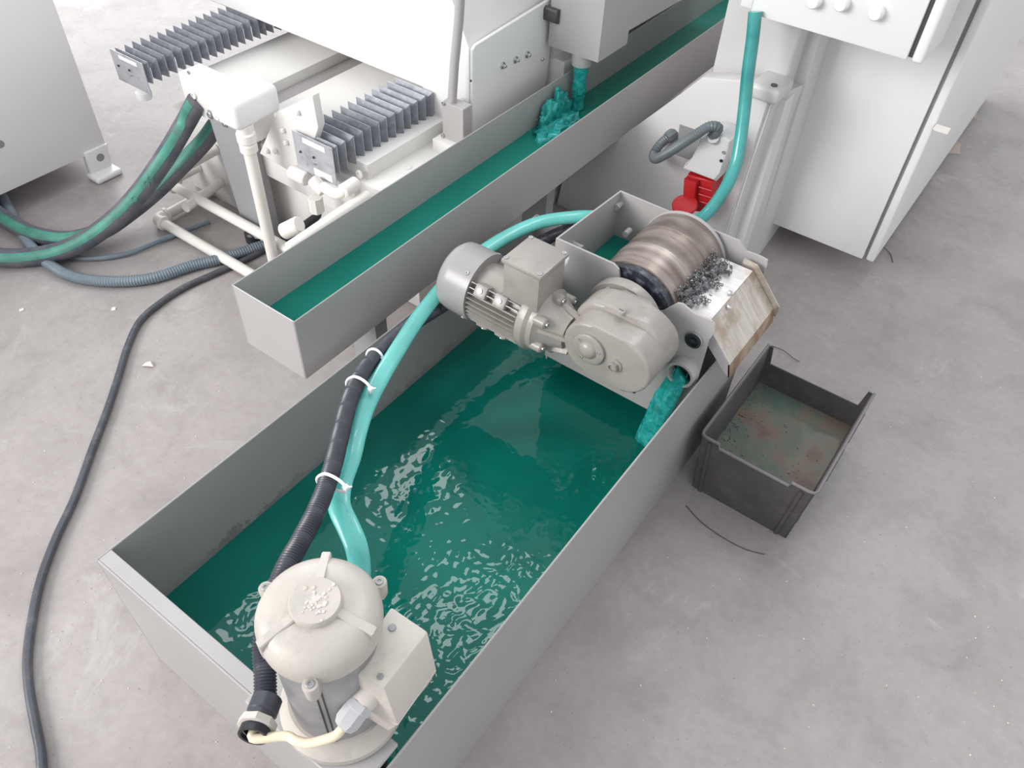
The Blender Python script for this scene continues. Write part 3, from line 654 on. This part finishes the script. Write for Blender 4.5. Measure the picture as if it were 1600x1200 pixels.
# ------------------------------------------------------------------ gear motor
gm = thing('gear_motor', 'grey ribbed electric gear motor bolted to the separator drum', 'motor', (-.65, 1.1, .40))
MY, MZ = 1.09, .466
b = B(); b.lathe([(.02, -.002), (.058, .0), (.070, .004), (.078, .014), (.080, .03), (.080, .088), (.078, .088)], (-.905, MY, MZ), (1, 0, 0), 48); cw = obj('fan_cowl', b, COWL, gm)
for a in (.6, 2.2, 3.8, 5.4):
    dd = V((0, math.cos(a), math.sin(a))); screw(V((-.832, MY, MZ)) + dd * .0785, dd, .005, .0035, cw)
b = B(); b.lathe([(.060, 0), (.060, .15)], (-.822, MY, MZ), (1, 0, 0), 40); obj('stator', b, MOTOR, gm)
fins = 40
for k in range(fins):
    a = 2 * PI * k / fins; dd = V((0, math.cos(a), math.sin(a)))
    if dd.z > .72: continue
    s = dd.cross(V((1, 0, 0))) * .0012
    x0, x1 = -.815, -.690; p = V((0, MY, MZ)) + dd * .058; q = V((0, MY, MZ)) + dd * .0765
    b = B(); b.hexa([V((x0, 0, 0)) + p - s, V((x1, 0, 0)) + p - s, V((x1, 0, 0)) + p + s, V((x0, 0, 0)) + p + s, V((x0, 0, 0)) + q - s * .7, V((x1, 0, 0)) + q - s * .7, V((x1, 0, 0)) + q + s * .7, V((x0, 0, 0)) + q + s * .7])
    obj('cooling_fin', b, MOTOR, gm)
def pad(x, a, w=.034, l=.03):
    dd = V((0, math.cos(a), math.sin(a))); s = dd.cross(V((1, 0, 0))) * w / 2; o = V((x, MY, MZ)); ex = V((l / 2, 0, 0))
    p = o + dd * .055; q = o + dd * .080
    b = B(); b.hexa([p - ex - s, p + ex - s, p + ex + s, p - ex + s, q - ex - s * .8, q + ex - s * .8, q + ex + s * .8, q - ex + s * .8], .003, 2); o2 = obj('mounting_pad', b, MOTOR, gm)
    screw(q, dd, .006, .003, o2)
for x in (-.785, -.735):
    pad(x, math.radians(142)); pad(x, math.radians(232)); 
b = B(); b.lathe([(.060, 0), (.076, .004), (.078, .010), (.078, .022), (.072, .03), (.072, .042), (.062, .05), (.044, .085), (.040, .10)], (-.692, MY, MZ), (1, 0, 0), 40); obj('motor_flange', b, MOTOR, gm)
for k in range(6):
    a = k * PI / 3 + .4; dd = V((0, math.cos(a), math.sin(a))); o = V((-.655, MY, MZ))
    b = B(); p = o + dd * .062; b.cyl(p, p + V((.03, 0, 0)), .012, 12, bev=.003); ob = obj('flange_boss', b, MOTOR, gm); screw(p + V((.03, 0, 0)), (1, 0, 0), .006, .004, ob)
for a in (PI * .9, PI * 1.25, PI * 1.6, PI * .45):
    dd = V((0, math.cos(a), math.sin(a))); s = dd.cross(V((1, 0, 0))) * .004; o = V((0, MY, MZ))
    P = [V((-.66, 0, 0)) + o + dd * .03, V((-.58, 0, 0)) + o + dd * .03, V((-.58, 0, 0)) + o + dd * .046, V((-.66, 0, 0)) + o + dd * .066]
    b = B(); b.prism([p - s for p in P], s * 2); obj('web', b, MOTOR, gm)
# terminal box
b = B(); b.box((-.738, 1.040, .515), (-.650, 1.134, .606), .004, 2); b.box((-.728, 1.050, .50), (-.66, 1.124, .52))
obj('terminal_box', b, MOTOR, gm)
b = B(); b.box((-.742, 1.036, .606), (-.645, 1.138, .617), .004, 2); tl = obj('terminal_lid', b, MOTOR, gm)
for x in (-.735, -.653):
    for y in (1.044, 1.130): screw((x, y, .617), (0, 0, 1), .0048, .002, tl)
for x, y, r in ((-.715, 1.134, .010), (-.668, 1.134, .016)):
    b = B(); b.lathe([(r, 0), (r, .012), (r * .8, .014), (r * .8, .022), (r * .4, .026)], (x, y, .585), (0, 1, 0), 16); obj('cable_gland', b, TIE, gm, label='white cable gland')
# gearbox
def stadium(cx0, cx1, cz, r, y, n=12):
    P = []
    for k in range(n + 1): a = PI / 2 - PI * k / n; P.append(V((cx1 + r * math.cos(a), y, cz + r * math.sin(a))))
    for k in range(n + 1): a = -PI / 2 - PI * k / n; P.append(V((cx0 + r * math.cos(a), y, cz + r * math.sin(a))))
    return P
b = B(); b.prism(stadium(-.520, -.452, .488, .066, 1.045), (0, .125, 0), .007, 4); gb = obj('gearbox_housing', b, MOTOR, gm, ang=50)
b = B(); b.prism(stadium(-.525, -.462, .492, .074, 1.10), (0, .065, 0), .010, 4); obj('gearbox_rear', b, MOTOR, gm, ang=50)
hb = PY(919, 546, 1.04)
b = B(); b.lathe([(.036, 0), (.036, .006), (.033, .008), (.020, .008), (.018, .012), (.014, .016), (.004, .019)], (hb.x, 1.045, hb.z), (0, -1, 0), 36); hub = obj('output_hub', b, MOTOR, gm)
for a in (.3, 2.4, 4.3): screw((hb.x + .027 * math.cos(a), 1.0375, hb.z + .027 * math.sin(a)), (0, -1, 0), .003, .002, hub)
pg = PY(958, 572, 1.04); b = B(); b.lathe([(.017, 0), (.017, .003)], (pg.x, 1.045, pg.z), (0, -1, 0), 24); b.lathe([(.011, .003), (.011, .011), (.008, .012), (.008, .008), (.003, .008)], (pg.x, 1.045, pg.z), (0, -1, 0), 6)
obj('oil_plug', b, MOTOR, gm)
b = B(); b.lathe([(.010, 0), (.008, .006), (.003, .007)], (-.495, 1.10, .566), (0, 0, 1), 14); obj('vent_plug', b, MOTOR, gm)
b = B(); b.box((-.500, 1.0995, .5728), (-.490, 1.1005, .5738)); obj('plug_slot', b, DARKM, gm)
b = B(); b.lathe([(.060, -.055), (.060, -.022), (.084, -.020), (.086, -.012), (.086, .004), (.082, .006)], (-.5335, 1.206, .470), (0, 1, 0), 48); dh = obj('output_flange', b, MOTOR, gm)
for a in (.9, 2.1, 3.6, 5.2): screw((-.5335 + .070 * math.cos(a), 1.186, .470 + .070 * math.sin(a)), (0, -1, 0), .008, .008, dh, 'bolt', MOTOR)

# ------------------------------------------------------------------ coolant pump
PCX, PCY = -.453, .268
pump = thing('coolant_pump', 'upright cream capped immersion pump on the near end of the tank', 'pump', (PCX, PCY, .386))
o0 = (PCX, PCY, 0)
b = B(); b.lathe([(.086, .388), (.092, .391), (.092, .404), (.083, .412), (.076, .428), (.076, .430)], o0, n=56); obj('base_flange', b, CAST, pump)
b = B(); b.lathe([(.0715, .42), (.0695, .638), (.066, .640)], o0, n=56); sh = obj('motor_shell', b, PUMPB, pump, label='dull metal motor shell')
b = B(); b.lathe([(.074, .634), (.078, .636), (.0795, .652), (.0785, .664), (.075, .672), (.068, .679), (.058, .684), (.036, .688), (.001, .689)], o0, n=64); cap = obj('top_cap', b, CAST, pump, label='cream domed cap', ang=50)
b = B(); b.lathe([(.033, .684), (.033, .695), (.031, .698), (.001, .6985)], o0, n=40); obj('cap_boss', b, CAST, cap)
b = B()
for k in range(70):
    a = random.uniform(0, 2 * PI); r = abs(random.gauss(0, .009)); r2 = random.uniform(.001, .0035); b.lathe([(r2, 0), (r2 * .8, .0009), (.0002, .0012)], (PCX + r * math.cos(a), PCY + r * math.sin(a), .6983), (random.uniform(-.2, .2), random.uniform(-.2, .2), 1), 6)
obj('boss_paint', b, PLAST, cap, label='pale paint dabs', kind='stuff')
ctr = V((PCX, PCY, .69)); cpx = (492, 937)
for p in ((506, 868), (575, 972), (420, 985)):
    d = PZ(*p, .68) - PZ(494, 940, .68); d.z = 0; d.normalize(); s_ = d.cross(V((0, 0, 1))) * .0062
    A = ctr + d * .030; Bp = ctr + d * .080
    b = B(); b.prism([A - s_ + V((0, 0, -.02)), Bp - s_ + V((0, 0, -.042)), Bp - s_ + V((0, 0, -.012)), A - s_ + V((0, 0, .003))], s_ * 2, .0015, 1); obj('cap_rib', b, CAST, cap)
for p in ((418, 907), (583, 899), (484, 1036)):
    d = PZ(*p, .65) - PZ(497, 950, .65); d.z = 0; d.normalize(); q = V((PCX, PCY, 0)) + d * .086
    b = B(); b.lathe([(.008, .622), (.009, .626), (.010, .652), (.009, .654)], q, n=16); s_ = d.cross(V((0, 0, 1))) * .009
    m = V((PCX, PCY, 0)) + d * .070; b.prism([m - s_ + V((0, 0, .622)), q - s_ + V((0, 0, .622)), q - s_ + V((0, 0, .652)), m - s_ + V((0, 0, .652))], s_ * 2)
    lo = obj('cap_lug', b, CAST, cap); screw(q + V((0, 0, .654)), (0, 0, 1), .0055, .002, lo, mat=PUMPB)
for p in (484, 494):               # two dark clip wires down the shell
    d = PZ(p, 1060, .62) - PZ(503, 975, .62); d.z = 0; d.normalize(); q = V((PCX, PCY, 0)) + d * .072
    b = B(); b.cyl(q + V((0, 0, .430)), q + V((0, 0, .610)) - d * .002, .0012, 8); obj('clip_wire', b, BLACK, pump)
b = B(); b.lathe([(.036, .05), (.036, .386)], o0, n=24); obj('pump_tube', b, BLACK, pump)
b = B(); b.box((PCX - .12, TY0 - .012, .3775), (PCX + .105, TY0 + .08, .3860), .002, 1); obj('mounting_bracket', b, GREY, pump)
q = PZ(588, 1178, .36); b = B(); b.cyl((q.x, q.y, .08), (q.x, q.y, .3765), .014, 20); obj('suction_pipe', b, BLACK, pump)
# junction box on the +x side, cream lid facing up
J = [V((-.414, .352, .602)), V((-.352, .356, .598)), V((-.347, .264, .598)), V((-.397, .254, .602))]
lowr = [V((-.420, .348, .50)), V((-.335, .350, .515)), V((-.330, .262, .505)), V((-.405, .250, .50))]
b = B(); b.hexa([lowr[3], lowr[2], lowr[1], lowr[0], J[3], J[2], J[1], J[0]], .004, 2); b.hexa([V((-.405, .255, .452)), V((-.350, .262, .452)), V((-.350, .345, .452)), V((-.405, .345, .452)), lowr[3], lowr[2], lowr[1], lowr[0]], .002, 1)
jb = obj('junction_box', b, PLAST, pump, label='cream plastic junction box')
b = B(); b.lathe([(.0055, 0), (.005, .001)], (-.392, .330, .602), (0, 0, 1), 14); obj('box_screw', b, PUMPB, jb)
b = B(); b.lathe([(.0045, 0), (.0045, .001)], (-.360, .272, .600), (0, 0, 1), 6); obj('box_screw', b, PUMPB, jb)
g0 = PZ(577, 1082, .545); g1 = PZ(540, 1131, .525); gd = (g1 - g0).normalized(); gl = (g1 - g0).length
b = B(); b.lathe([(.019, -.012), (.019, .016), (.0185, .018)], g0, gd, 20); obj('gland_body', b, PLAST, pump)
b = B(); b.lathe([(.0205, 0), (.0205, .010), (.0185, .012), (.0185, gl * .62), (.014, gl * .8), (.010, gl * .84)], g0 + gd * .014, gd, 8); obj('gland_nut', b, PLASTG, pump)
ge = g1; cQ = PZ(420, 1078, .49); dQ = V((.50, -.80, .10)).normalized()
pth = [ge - gd * .008, ge + gd * .012, PZ(518, 1152, .515), PZ(484, 1161, .505), PZ(462, 1157, .503), PZ(446, 1150, .50), cQ + dQ * .068, cQ + dQ * .050]
hose('pump_cable', pth, .0066, IVORY, 'short ivory cable looping from the pump gland into the conduit end', 'cable', step=.004)
# conduit
cA = PZ(420, 1078, .49); dE = V((.50, -.80, .10)).normalized()
cpth = [cA + dE * .045, cA + dE * .018, PZ(414, 1050, .50), PZ(411, 1015, .51), PZ(415, 985, .525), PZ(425, 945, .54), PZ(445, 890, .545), PZ(470, 845, .54), PZ(498, 790, .535), PZ(518, 735, .53), PZ(532, 680, .52), PZ(545, 630, .505), PZ(562, 590, .49), PZ(590, 555, .47), PZ(640, 510, .43), PZ(695, 475, .385), PZ(765, 425, .375), PZ(845, 378, .38), PZ(895, 355, .39)]
cc = even(spline(cpth, 20), .0011)
b = B(); b.tube(cc, lambda t, l: .0150 + .0011 * math.sin(l * 2 * PI / .0045), 18)
obj('black_conduit', b, CONDUIT, None, 'charcoal corrugated conduit arching over the tank to the pump', 'conduit', ang=60)
dn = (cc[0] - cc[14]).normalized()
c0 = cc[0]
fit = thing('conduit_connector', 'black and cream conduit end connector left of the pump', 'connector', c0)
b = B(); b.lathe([(.0175, -.035), (.021, -.033), (.021, -.012), (.019, -.010), (.019, .0)], c0, dn, 16); obj('connector_body', b, CONDUIT, fit)
b = B(); b.lathe([(.016, 0), (.026, 0), (.026, .010), (.020, .011), (.020, .016), (.016, .016)], c0, dn, 8, caps=False); obj('lock_nut', b, PLAST, fit, label='cream lock nut')
b = B(); b.lathe([(.0205, .010), (.0205, .022), (.0165, .022), (.0165, .004)], c0, dn, 24, caps=False); obj('connector_rim', b, BLACK, fit)
b = B(); b.lathe([(.0165, .002), (.0165, .004)], c0, dn, 24); obj('connector_bore', b, BLACK, fit)

# lay-flat teal hose from behind the separator to the pump
tp = [PZ(935, 338, .42), PZ(900, 339, .43), PZ(845, 347, .43), PZ(795, 368, .425), PZ(745, 400, .425), PZ(700, 440, .425), PZ(655, 495, .445), PZ(622, 545, .475), PZ(592, 595, .48), PZ(571, 635, .485), PZ(557, 675, .49), PZ(547, 715, .49), PZ(533, 755, .50), PZ(530, 790, .495), PZ(545, 825, .49), PZ(557, 855, .48), PZ(562, 890, .45), PZ(560, 925, .42)]
def flat_t(t): return .5 if t < .5 else max(.38, .5 - (t - .5) * .3)
b = B(); b.tube(even(spline(tp, 16), .008), lambda t, l: .0175 if t < .62 else .0175 + .002 * math.sin((t - .62) * 8), 24, up=lambda t: (0.25, -.35, 1), flat=lambda t: .62 if t < .35 else .42)
obj('coolant_hose', b, LAYFLAT, None, 'flattened teal hose running from the separator along the conduit to the pump', 'hose', ang=180)
# zip ties
def ziptie(px, py, z, ex, ey, tail, lab):
    c = PZ(px, py, z)
    i = min(range(len(cc)), key=lambda k: (cc[k] - c).length); ctr = cc[i]; d = (cc[min(i + 8, len(cc) - 1)] - cc[max(i - 8, 0)]).normalized()
    up = (V((0, -.3, 1)) - d * V((0, -.3, 1)).dot(d)).normalized(); sd = d.cross(up)
    e = PZ(ex, ey, z + .01); lat = (e - ctr).dot(sd); al = (e - ctr).dot(d)
    sgn = 1 if lat > 0 else -1; t = thing('cable_tie', lab, 'cable tie', ctr)
    pts = []
    for k in range(37):
        a = 2 * PI * k / 36; x = math.cos(a); y = math.sin(a); hw = (abs(lat) + .0185) / 2; cx = sgn * (hw - .0185)
        pts.append(ctr + sd * (cx + x * hw) + up * (y * .0185) + d * (al * max(0, (cx + x * hw) * sgn / max(abs(lat), .001))))
    b = B(); b.tube(pts, .0028, 8, caps=False); obj('band', b, TIE, t)
    h = ctr + sd * sgn * (abs(lat)) + d * al
    b = B(); b.box(h - V((.0045, .0045, .004)), h + V((.0045, .0045, .005)), .0015, 2); obj('tie_head', b, TIE, t)
    b = B(); b.tube([h, h + sd * sgn * tail * .5 + up * .002, h + sd * sgn * tail + V((0, 0, .004))], .0014, 6); obj('tie_tail', b, TIE, t)
ziptie(584, 556, .475, 597, 553, .006, 'white cable tie farthest up the conduit, near the trough corner')
ziptie(556, 600, .495, 579, 607, .010, 'white cable tie in the middle, holding conduit and teal hose together')
ziptie(520, 752, .532, 540, 760, .010, 'white cable tie nearest the pump, where teal hose crosses under')

# ------------------------------------------------------------------ bin
bn = thing('plastic_bin', 'dark grey open plastic bin with cut down ends on the floor under the chute', 'bin', (-.17, 1.43, 0))
ox0, ox1, oy0, oy1, bh = -.306, -.034, 1.243, 1.622, .20; ti = .010
def binwall(P0, P1, h, inx, iny, name, hs=None):
    bx = .010
    b = B(); (xa, ya), (xb, yb) = P0, P1
    return b
def taper(x, y, z):                # walls lean out slightly toward the rim
    k = (z / bh - 1) * .012; return V((x + (k if x > -.17 else -k), y + (k if y > 1.43 else -k), z))
def wall(name, x0, y0, x1, y1, z1, step=None):
    b = B(); n = 1
    P = [taper(x0, y0, 0), taper(x1, y0, 0), taper(x1, y1, 0), taper(x0, y1, 0), taper(x0, y0, z1), taper(x1, y0, z1), taper(x1, y1, z1), taper(x0, y1, z1)]
    b.hexa(P, .0012, 1); return b
w1 = .003
obj('side_panel', wall('', ox0, oy0, ox0 + w1, oy1, bh), BIN, bn); obj('side_panel', wall('', ox1 - w1, oy0, ox1, oy1, bh), BIN, bn)
def endwall(y, yo, full, cut, xa, xb):
    Pz = [(ox0 + .003, 0), (ox1 - .003, 0), (ox1 - .003, full), (xb + .004, full), (xb, cut), (xa, cut), (xa - .004, full), (ox0 + .003, full)]
    b = B(); b.prism([taper(x, y, z) for x, z in Pz], (0, yo, 0)); return b
obj('end_panel', endwall(oy0, .003, bh, bh - .014, -.258, -.090), BIN, bn); obj('end_panel', endwall(oy1 - .003, .003, bh, bh - .052, -.290, -.050), BIN, bn)
b = B(); b.box((ox0 + .012, oy0 + .012, .002), (ox1 - .012, oy1 - .012, .006)); obj('bin_floor', b, BIN, bn)
RIMM = paint('bin_rim_plastic', (.17, .158, .16), .5, .1, 20)
def strip(P, w=.006, h=.006):
    b = B(); b.tube(P, w * .6, 6); return b
obj('rim', strip([V((ox0 - .002, oy1, bh)), V((ox0 - .002, oy0 + .012, bh)), V((ox0 + .001, oy0 + .003, bh)), V((ox0 + .012, oy0 - .001, bh)), V((-.262, oy0 - .001, bh)), V((-.258, oy0 - .001, bh - .014)), V((-.090, oy0 - .001, bh - .014)), V((-.086, oy0 - .001, bh)), V((ox1 - .012, oy0 - .001, bh)), V((ox1 - .001, oy0 + .003, bh)), V((ox1 + .002, oy0 + .012, bh)), V((ox1 + .002, oy1, bh))]), RIMM, bn, label='lighter worn rim')
for x in (-.283, -.060):
    b = B(); yy = oy0 - .002; b.hexa([taper(x - .004, yy - .002, 0), taper(x + .004, yy - .002, 0), taper(x + .004, yy + .004, 0), taper(x - .004, yy + .004, 0), taper(x - .004, yy - .002, bh - .012), taper(x + .004, yy - .002, bh - .012), taper(x + .004, yy + .004, bh - .012), taper(x - .004, yy + .004, bh - .012)])
    obj('corner_rib', b, BIN, bn)
b = B()
for i, (ya, yb) in enumerate(((1.31, 1.42), (1.45, 1.56))): b.box((ox1 - .004, ya, bh - .022), (ox1 + .007, yb, bh - .012), .002, 1)
obj('grip_ledge', b, BIN, bn)
b = water_sheet(ox0 + .006, ox1 - .006, oy0 + .006, oy1 - .006, .078, .008, lambda x, y: .0006, 14, 2.2)
obj('bin_sludge', b, RESID, None, 'murky green brown liquid lying in the dark bin', 'sludge', kind='stuff', ang=180)
b = B()
for k in range(150):
    x = random.uniform(ox0 + .012, ox1 - .02); y = random.uniform(oy0 + .01, oy1 - .012)
    if random.random() < .6: x = ox0 + .012 + abs(random.gauss(0, .025))
    r = random.uniform(.0008, .0028); b.lathe([(r, -.001), (r * .8, r * .6), (r * .2, r)], (x, y, .0785), (random.uniform(-.3, .3), random.uniform(-.3, .3), 1), 6)
obj('floating_chips', b, CHIP, None, 'small metal chips floating on the liquid in the bin', 'chips', kind='stuff')

# ------------------------------------------------------------------ hoses and cables at left
def stripe(path, r, lo, hi, up, off=.0006):
    return
def ghose(pts, r, label, sa=0.0, swid=.55):
    t = thing('hydraulic_hose', label, 'hose', pts[len(pts) // 2])
    P = even(spline(pts, 14), .012)
    b = B(); b.tube(P, r, 20); o = obj('hose_body', b, GHOSE, t, ang=180)
    # stripe: a thin arc strip proud of the hose on its camera side
    b = B(); vs = []; n = 6
    for i, p in enumerate(P):
        tan = (P[min(i + 1, len(P) - 1)] - P[max(i - 1, 0)]).normalized(); u = V((.3, -.55, 1)); u = (u - tan * u.dot(tan)).normalized(); s = tan.cross(u)
        for k in range(n + 1):
            a = sa + swid * (k / n - .5) * 2; vs.append(p + (u * math.cos(a) + s * math.sin(a)) * (r + .0007))
    fs = [(i * (n + 1) + k, i * (n + 1) + k + 1, (i + 1) * (n + 1) + k + 1, (i + 1) * (n + 1) + k) for i in range(len(P) - 1) for k in range(n)]
    b.add(vs, fs); obj('stripe', b, GSTRIPE, t, label='faded green stripe', ang=180)
    return P
hp1 = ghose([PY(308, 158, 1.25), PY(288, 195, 1.22), PZ(255, 250, .30), PZ(215, 305, .20), PZ(170, 350, .12), PZ(115, 385, .06), PZ(60, 400, .03), PZ(0, 402, .03), PZ(-80, 385, .03)], .029,
      'upper green striped dark hose sweeping down from under the far bellows', -.35, .45)
hh = [o for o in bpy.data.objects if o.name == 'hydraulic_hose'][0]
for px, py, z in ((233, 282, .27), (227, 291, .255), (208, 316, .21)):
    q0 = PZ(px, py, z); q = min(hp1, key=lambda p: (p - q0).length); k = hp1.index(q); tn = (hp1[k + 1] - hp1[k - 1]).normalized()
    vw = (CAM - q).normalized(); u = (vw - tn * vw.dot(tn)).normalized(); sv = tn.cross(u); c = hp1[k] + tn * (q0 - q).dot(tn) + u * .0295
    b = B(); b.tube([c + tn * math.cos(a) * .0075 + sv * math.sin(a) * .0075 for a in (2 * PI * i / 16 for i in range(17))], .0014, 6, caps=False); obj('ring_print', b, GSTRIPE, hh, label='pale green ring mark')
hp2 = ghose([PY(338, 195, 1.31), PY(318, 222, 1.27), PZ(280, 262, .22), PZ(245, 297, .15), PZ(205, 330, .09), PZ(160, 360, .06), PZ(110, 374, .035), PZ(60, 368, .03), PZ(20, 350, .03), PZ(-30, 315, .03)], .027,
      'lower green striped dark hose passing behind the cream elbows', -.1, .55)
hose('ribbed_hose', [PZ(-30, 250, .02), PZ(10, 320, .02), PZ(45, 380, .02), PZ(80, 415, .018), PZ(120, 434, .018), PZ(180, 440, .018), PZ(240, 434, .018), PZ(300, 415, .018), PZ(350, 403, .018), PZ(420, 380, .018)], lambda t, l: .0165 + .0008 * math.sin(l * 2 * PI / .008), CABLEB,
     'blue grey ribbed hose lying on the floor left of the trough end', 'hose', step=.002)
hose('floor_cable', [PZ(440, 375, .010), PZ(385, 405, .010), PZ(330, 430, .010), PZ(290, 448, .010), PZ(255, 470, .010), PZ(220, 500, .010), PZ(200, 540, .010), PZ(186, 585, .010), PZ(168, 640, .010), PZ(145, 700, .010), PZ(118, 775, .010), PZ(88, 840, .010), PZ(64, 905, .010), PZ(50, 970, .010), PZ(43, 1030, .010), PZ(46, 1080, .010), PZ(56, 1135, .010), PZ(64, 1180, .010), PZ(68, 1260, .010)], .0095, CABLE,
     'long dark power cable winding across the concrete floor at left', 'cable')
hose('grey_hose', [PZ(95, 398, .014), PZ(140, 404, .012), PZ(200, 396, .012), PZ(260, 372, .012), PZ(330, 345, .012)], .008, CABLEB, 'thin grey hose on the floor between the striped hoses and pipes', 'hose')
hose('black_hose', [PY(380, 418, 1.25) , PY(430, 372, 1.32), PY(470, 340, 1.36), PY(520, 300, 1.40)], .017, BLACK, 'glossy black hose under the near bellows, upper of the two', 'hose')
hose('black_hose', [PY(395, 430, 1.25) , PY(445, 378, 1.30), PY(490, 342, 1.34), PY(545, 305, 1.38)], .013, BLACK, 'glossy black hose under the near bellows, lower of the two', 'hose')

# ------------------------------------------------------------------ litter
b = B()
cpos = PZ(232, 573, 0)
vs = [(cpos.x + random.uniform(-.016, .016), cpos.y + random.uniform(-.014, .014), random.uniform(.001, .008)) for _ in range(12)]
b.add([V(v) for v in vs], []); bmesh.ops.convex_hull(b.bm, input=b.bm.verts); obj('paper_scrap', b, PAPER, None, 'torn whitish scrap on the floor below the trough end, beside the cable', 'scrap', ang=10)
def flake(px, py, r, mat, label, seed):
    random.seed(seed); c = PZ(px, py, .0); b = B(); n = 9
    P = [V((c.x + math.cos(2 * PI * k / n) * r * random.uniform(.5, 1.2), c.y + math.sin(2 * PI * k / n) * r * random.uniform(.5, 1.2), .0005)) for k in range(n)]
    b.prism(P, (0, 0, .0022)); obj('paper_scrap', b, mat, None, label, 'scrap')
flake(34, 485, .008, PAPER, 'small pale flake on the floor at the left edge under the hoses', 1)
flake(178, 483, .008, PAPER, 'small pale flake between the ribbed hose and the dark cable', 2)
flake(1480, 225, .075, BROWN, 'tan scrap of packing paper by the foot of the right cabinet', 4)
flake(1500, 178, .07, BROWN, 'paler tan scrap farther behind the right cabinet corner', 5)
hose('wire_offcut', [PZ(1072, 790, .002), PZ(1095, 815, .002), PZ(1130, 840, .002), PZ(1165, 858, .002), PZ(1195, 866, .002)], .0011, WIRE, 'thin dark wire curl on the floor in front of the bin', 'wire', n=6)
hose('wire_offcut', [PZ(1205, 540, .003), PZ(1225, 548, .006), PZ(1240, 560, .006), PZ(1255, 568, .002)], .0011, WIRE, 'thin dark wire hair behind the bin', 'wire', n=6)
hose('wire_offcut', [PZ(1345, 375, .003), PZ(1370, 380, .01), PZ(1390, 395, .004), PZ(1396, 412, .002)], .0014, WIRE, 'short bent wire under the right cabinet corner', 'wire', n=6)
random.seed(11); b = B()
for k in range(150):
    if random.random() < .6: px, py = random.uniform(850, 1590), random.uniform(420, 1195)
    else: px, py = random.uniform(5, 380), random.uniform(460, 1190)
    c = PZ(px, py, 0); r = random.uniform(.0006, .0022)
    if (-.99 < c.x < -.31 and .16 < c.y < 1.53) or (-.33 < c.x < -.01 and 1.2 < c.y < 1.65): continue
    b.lathe([(r, 0), (r * .8, r * .7), (r * .3, r)], c, (random.uniform(-.3, .3), random.uniform(-.3, .3), 1), 5)
obj('floor_grit', b, PAPER, None, 'scattered pale grit and chips on the concrete floor', 'grit', kind='stuff')
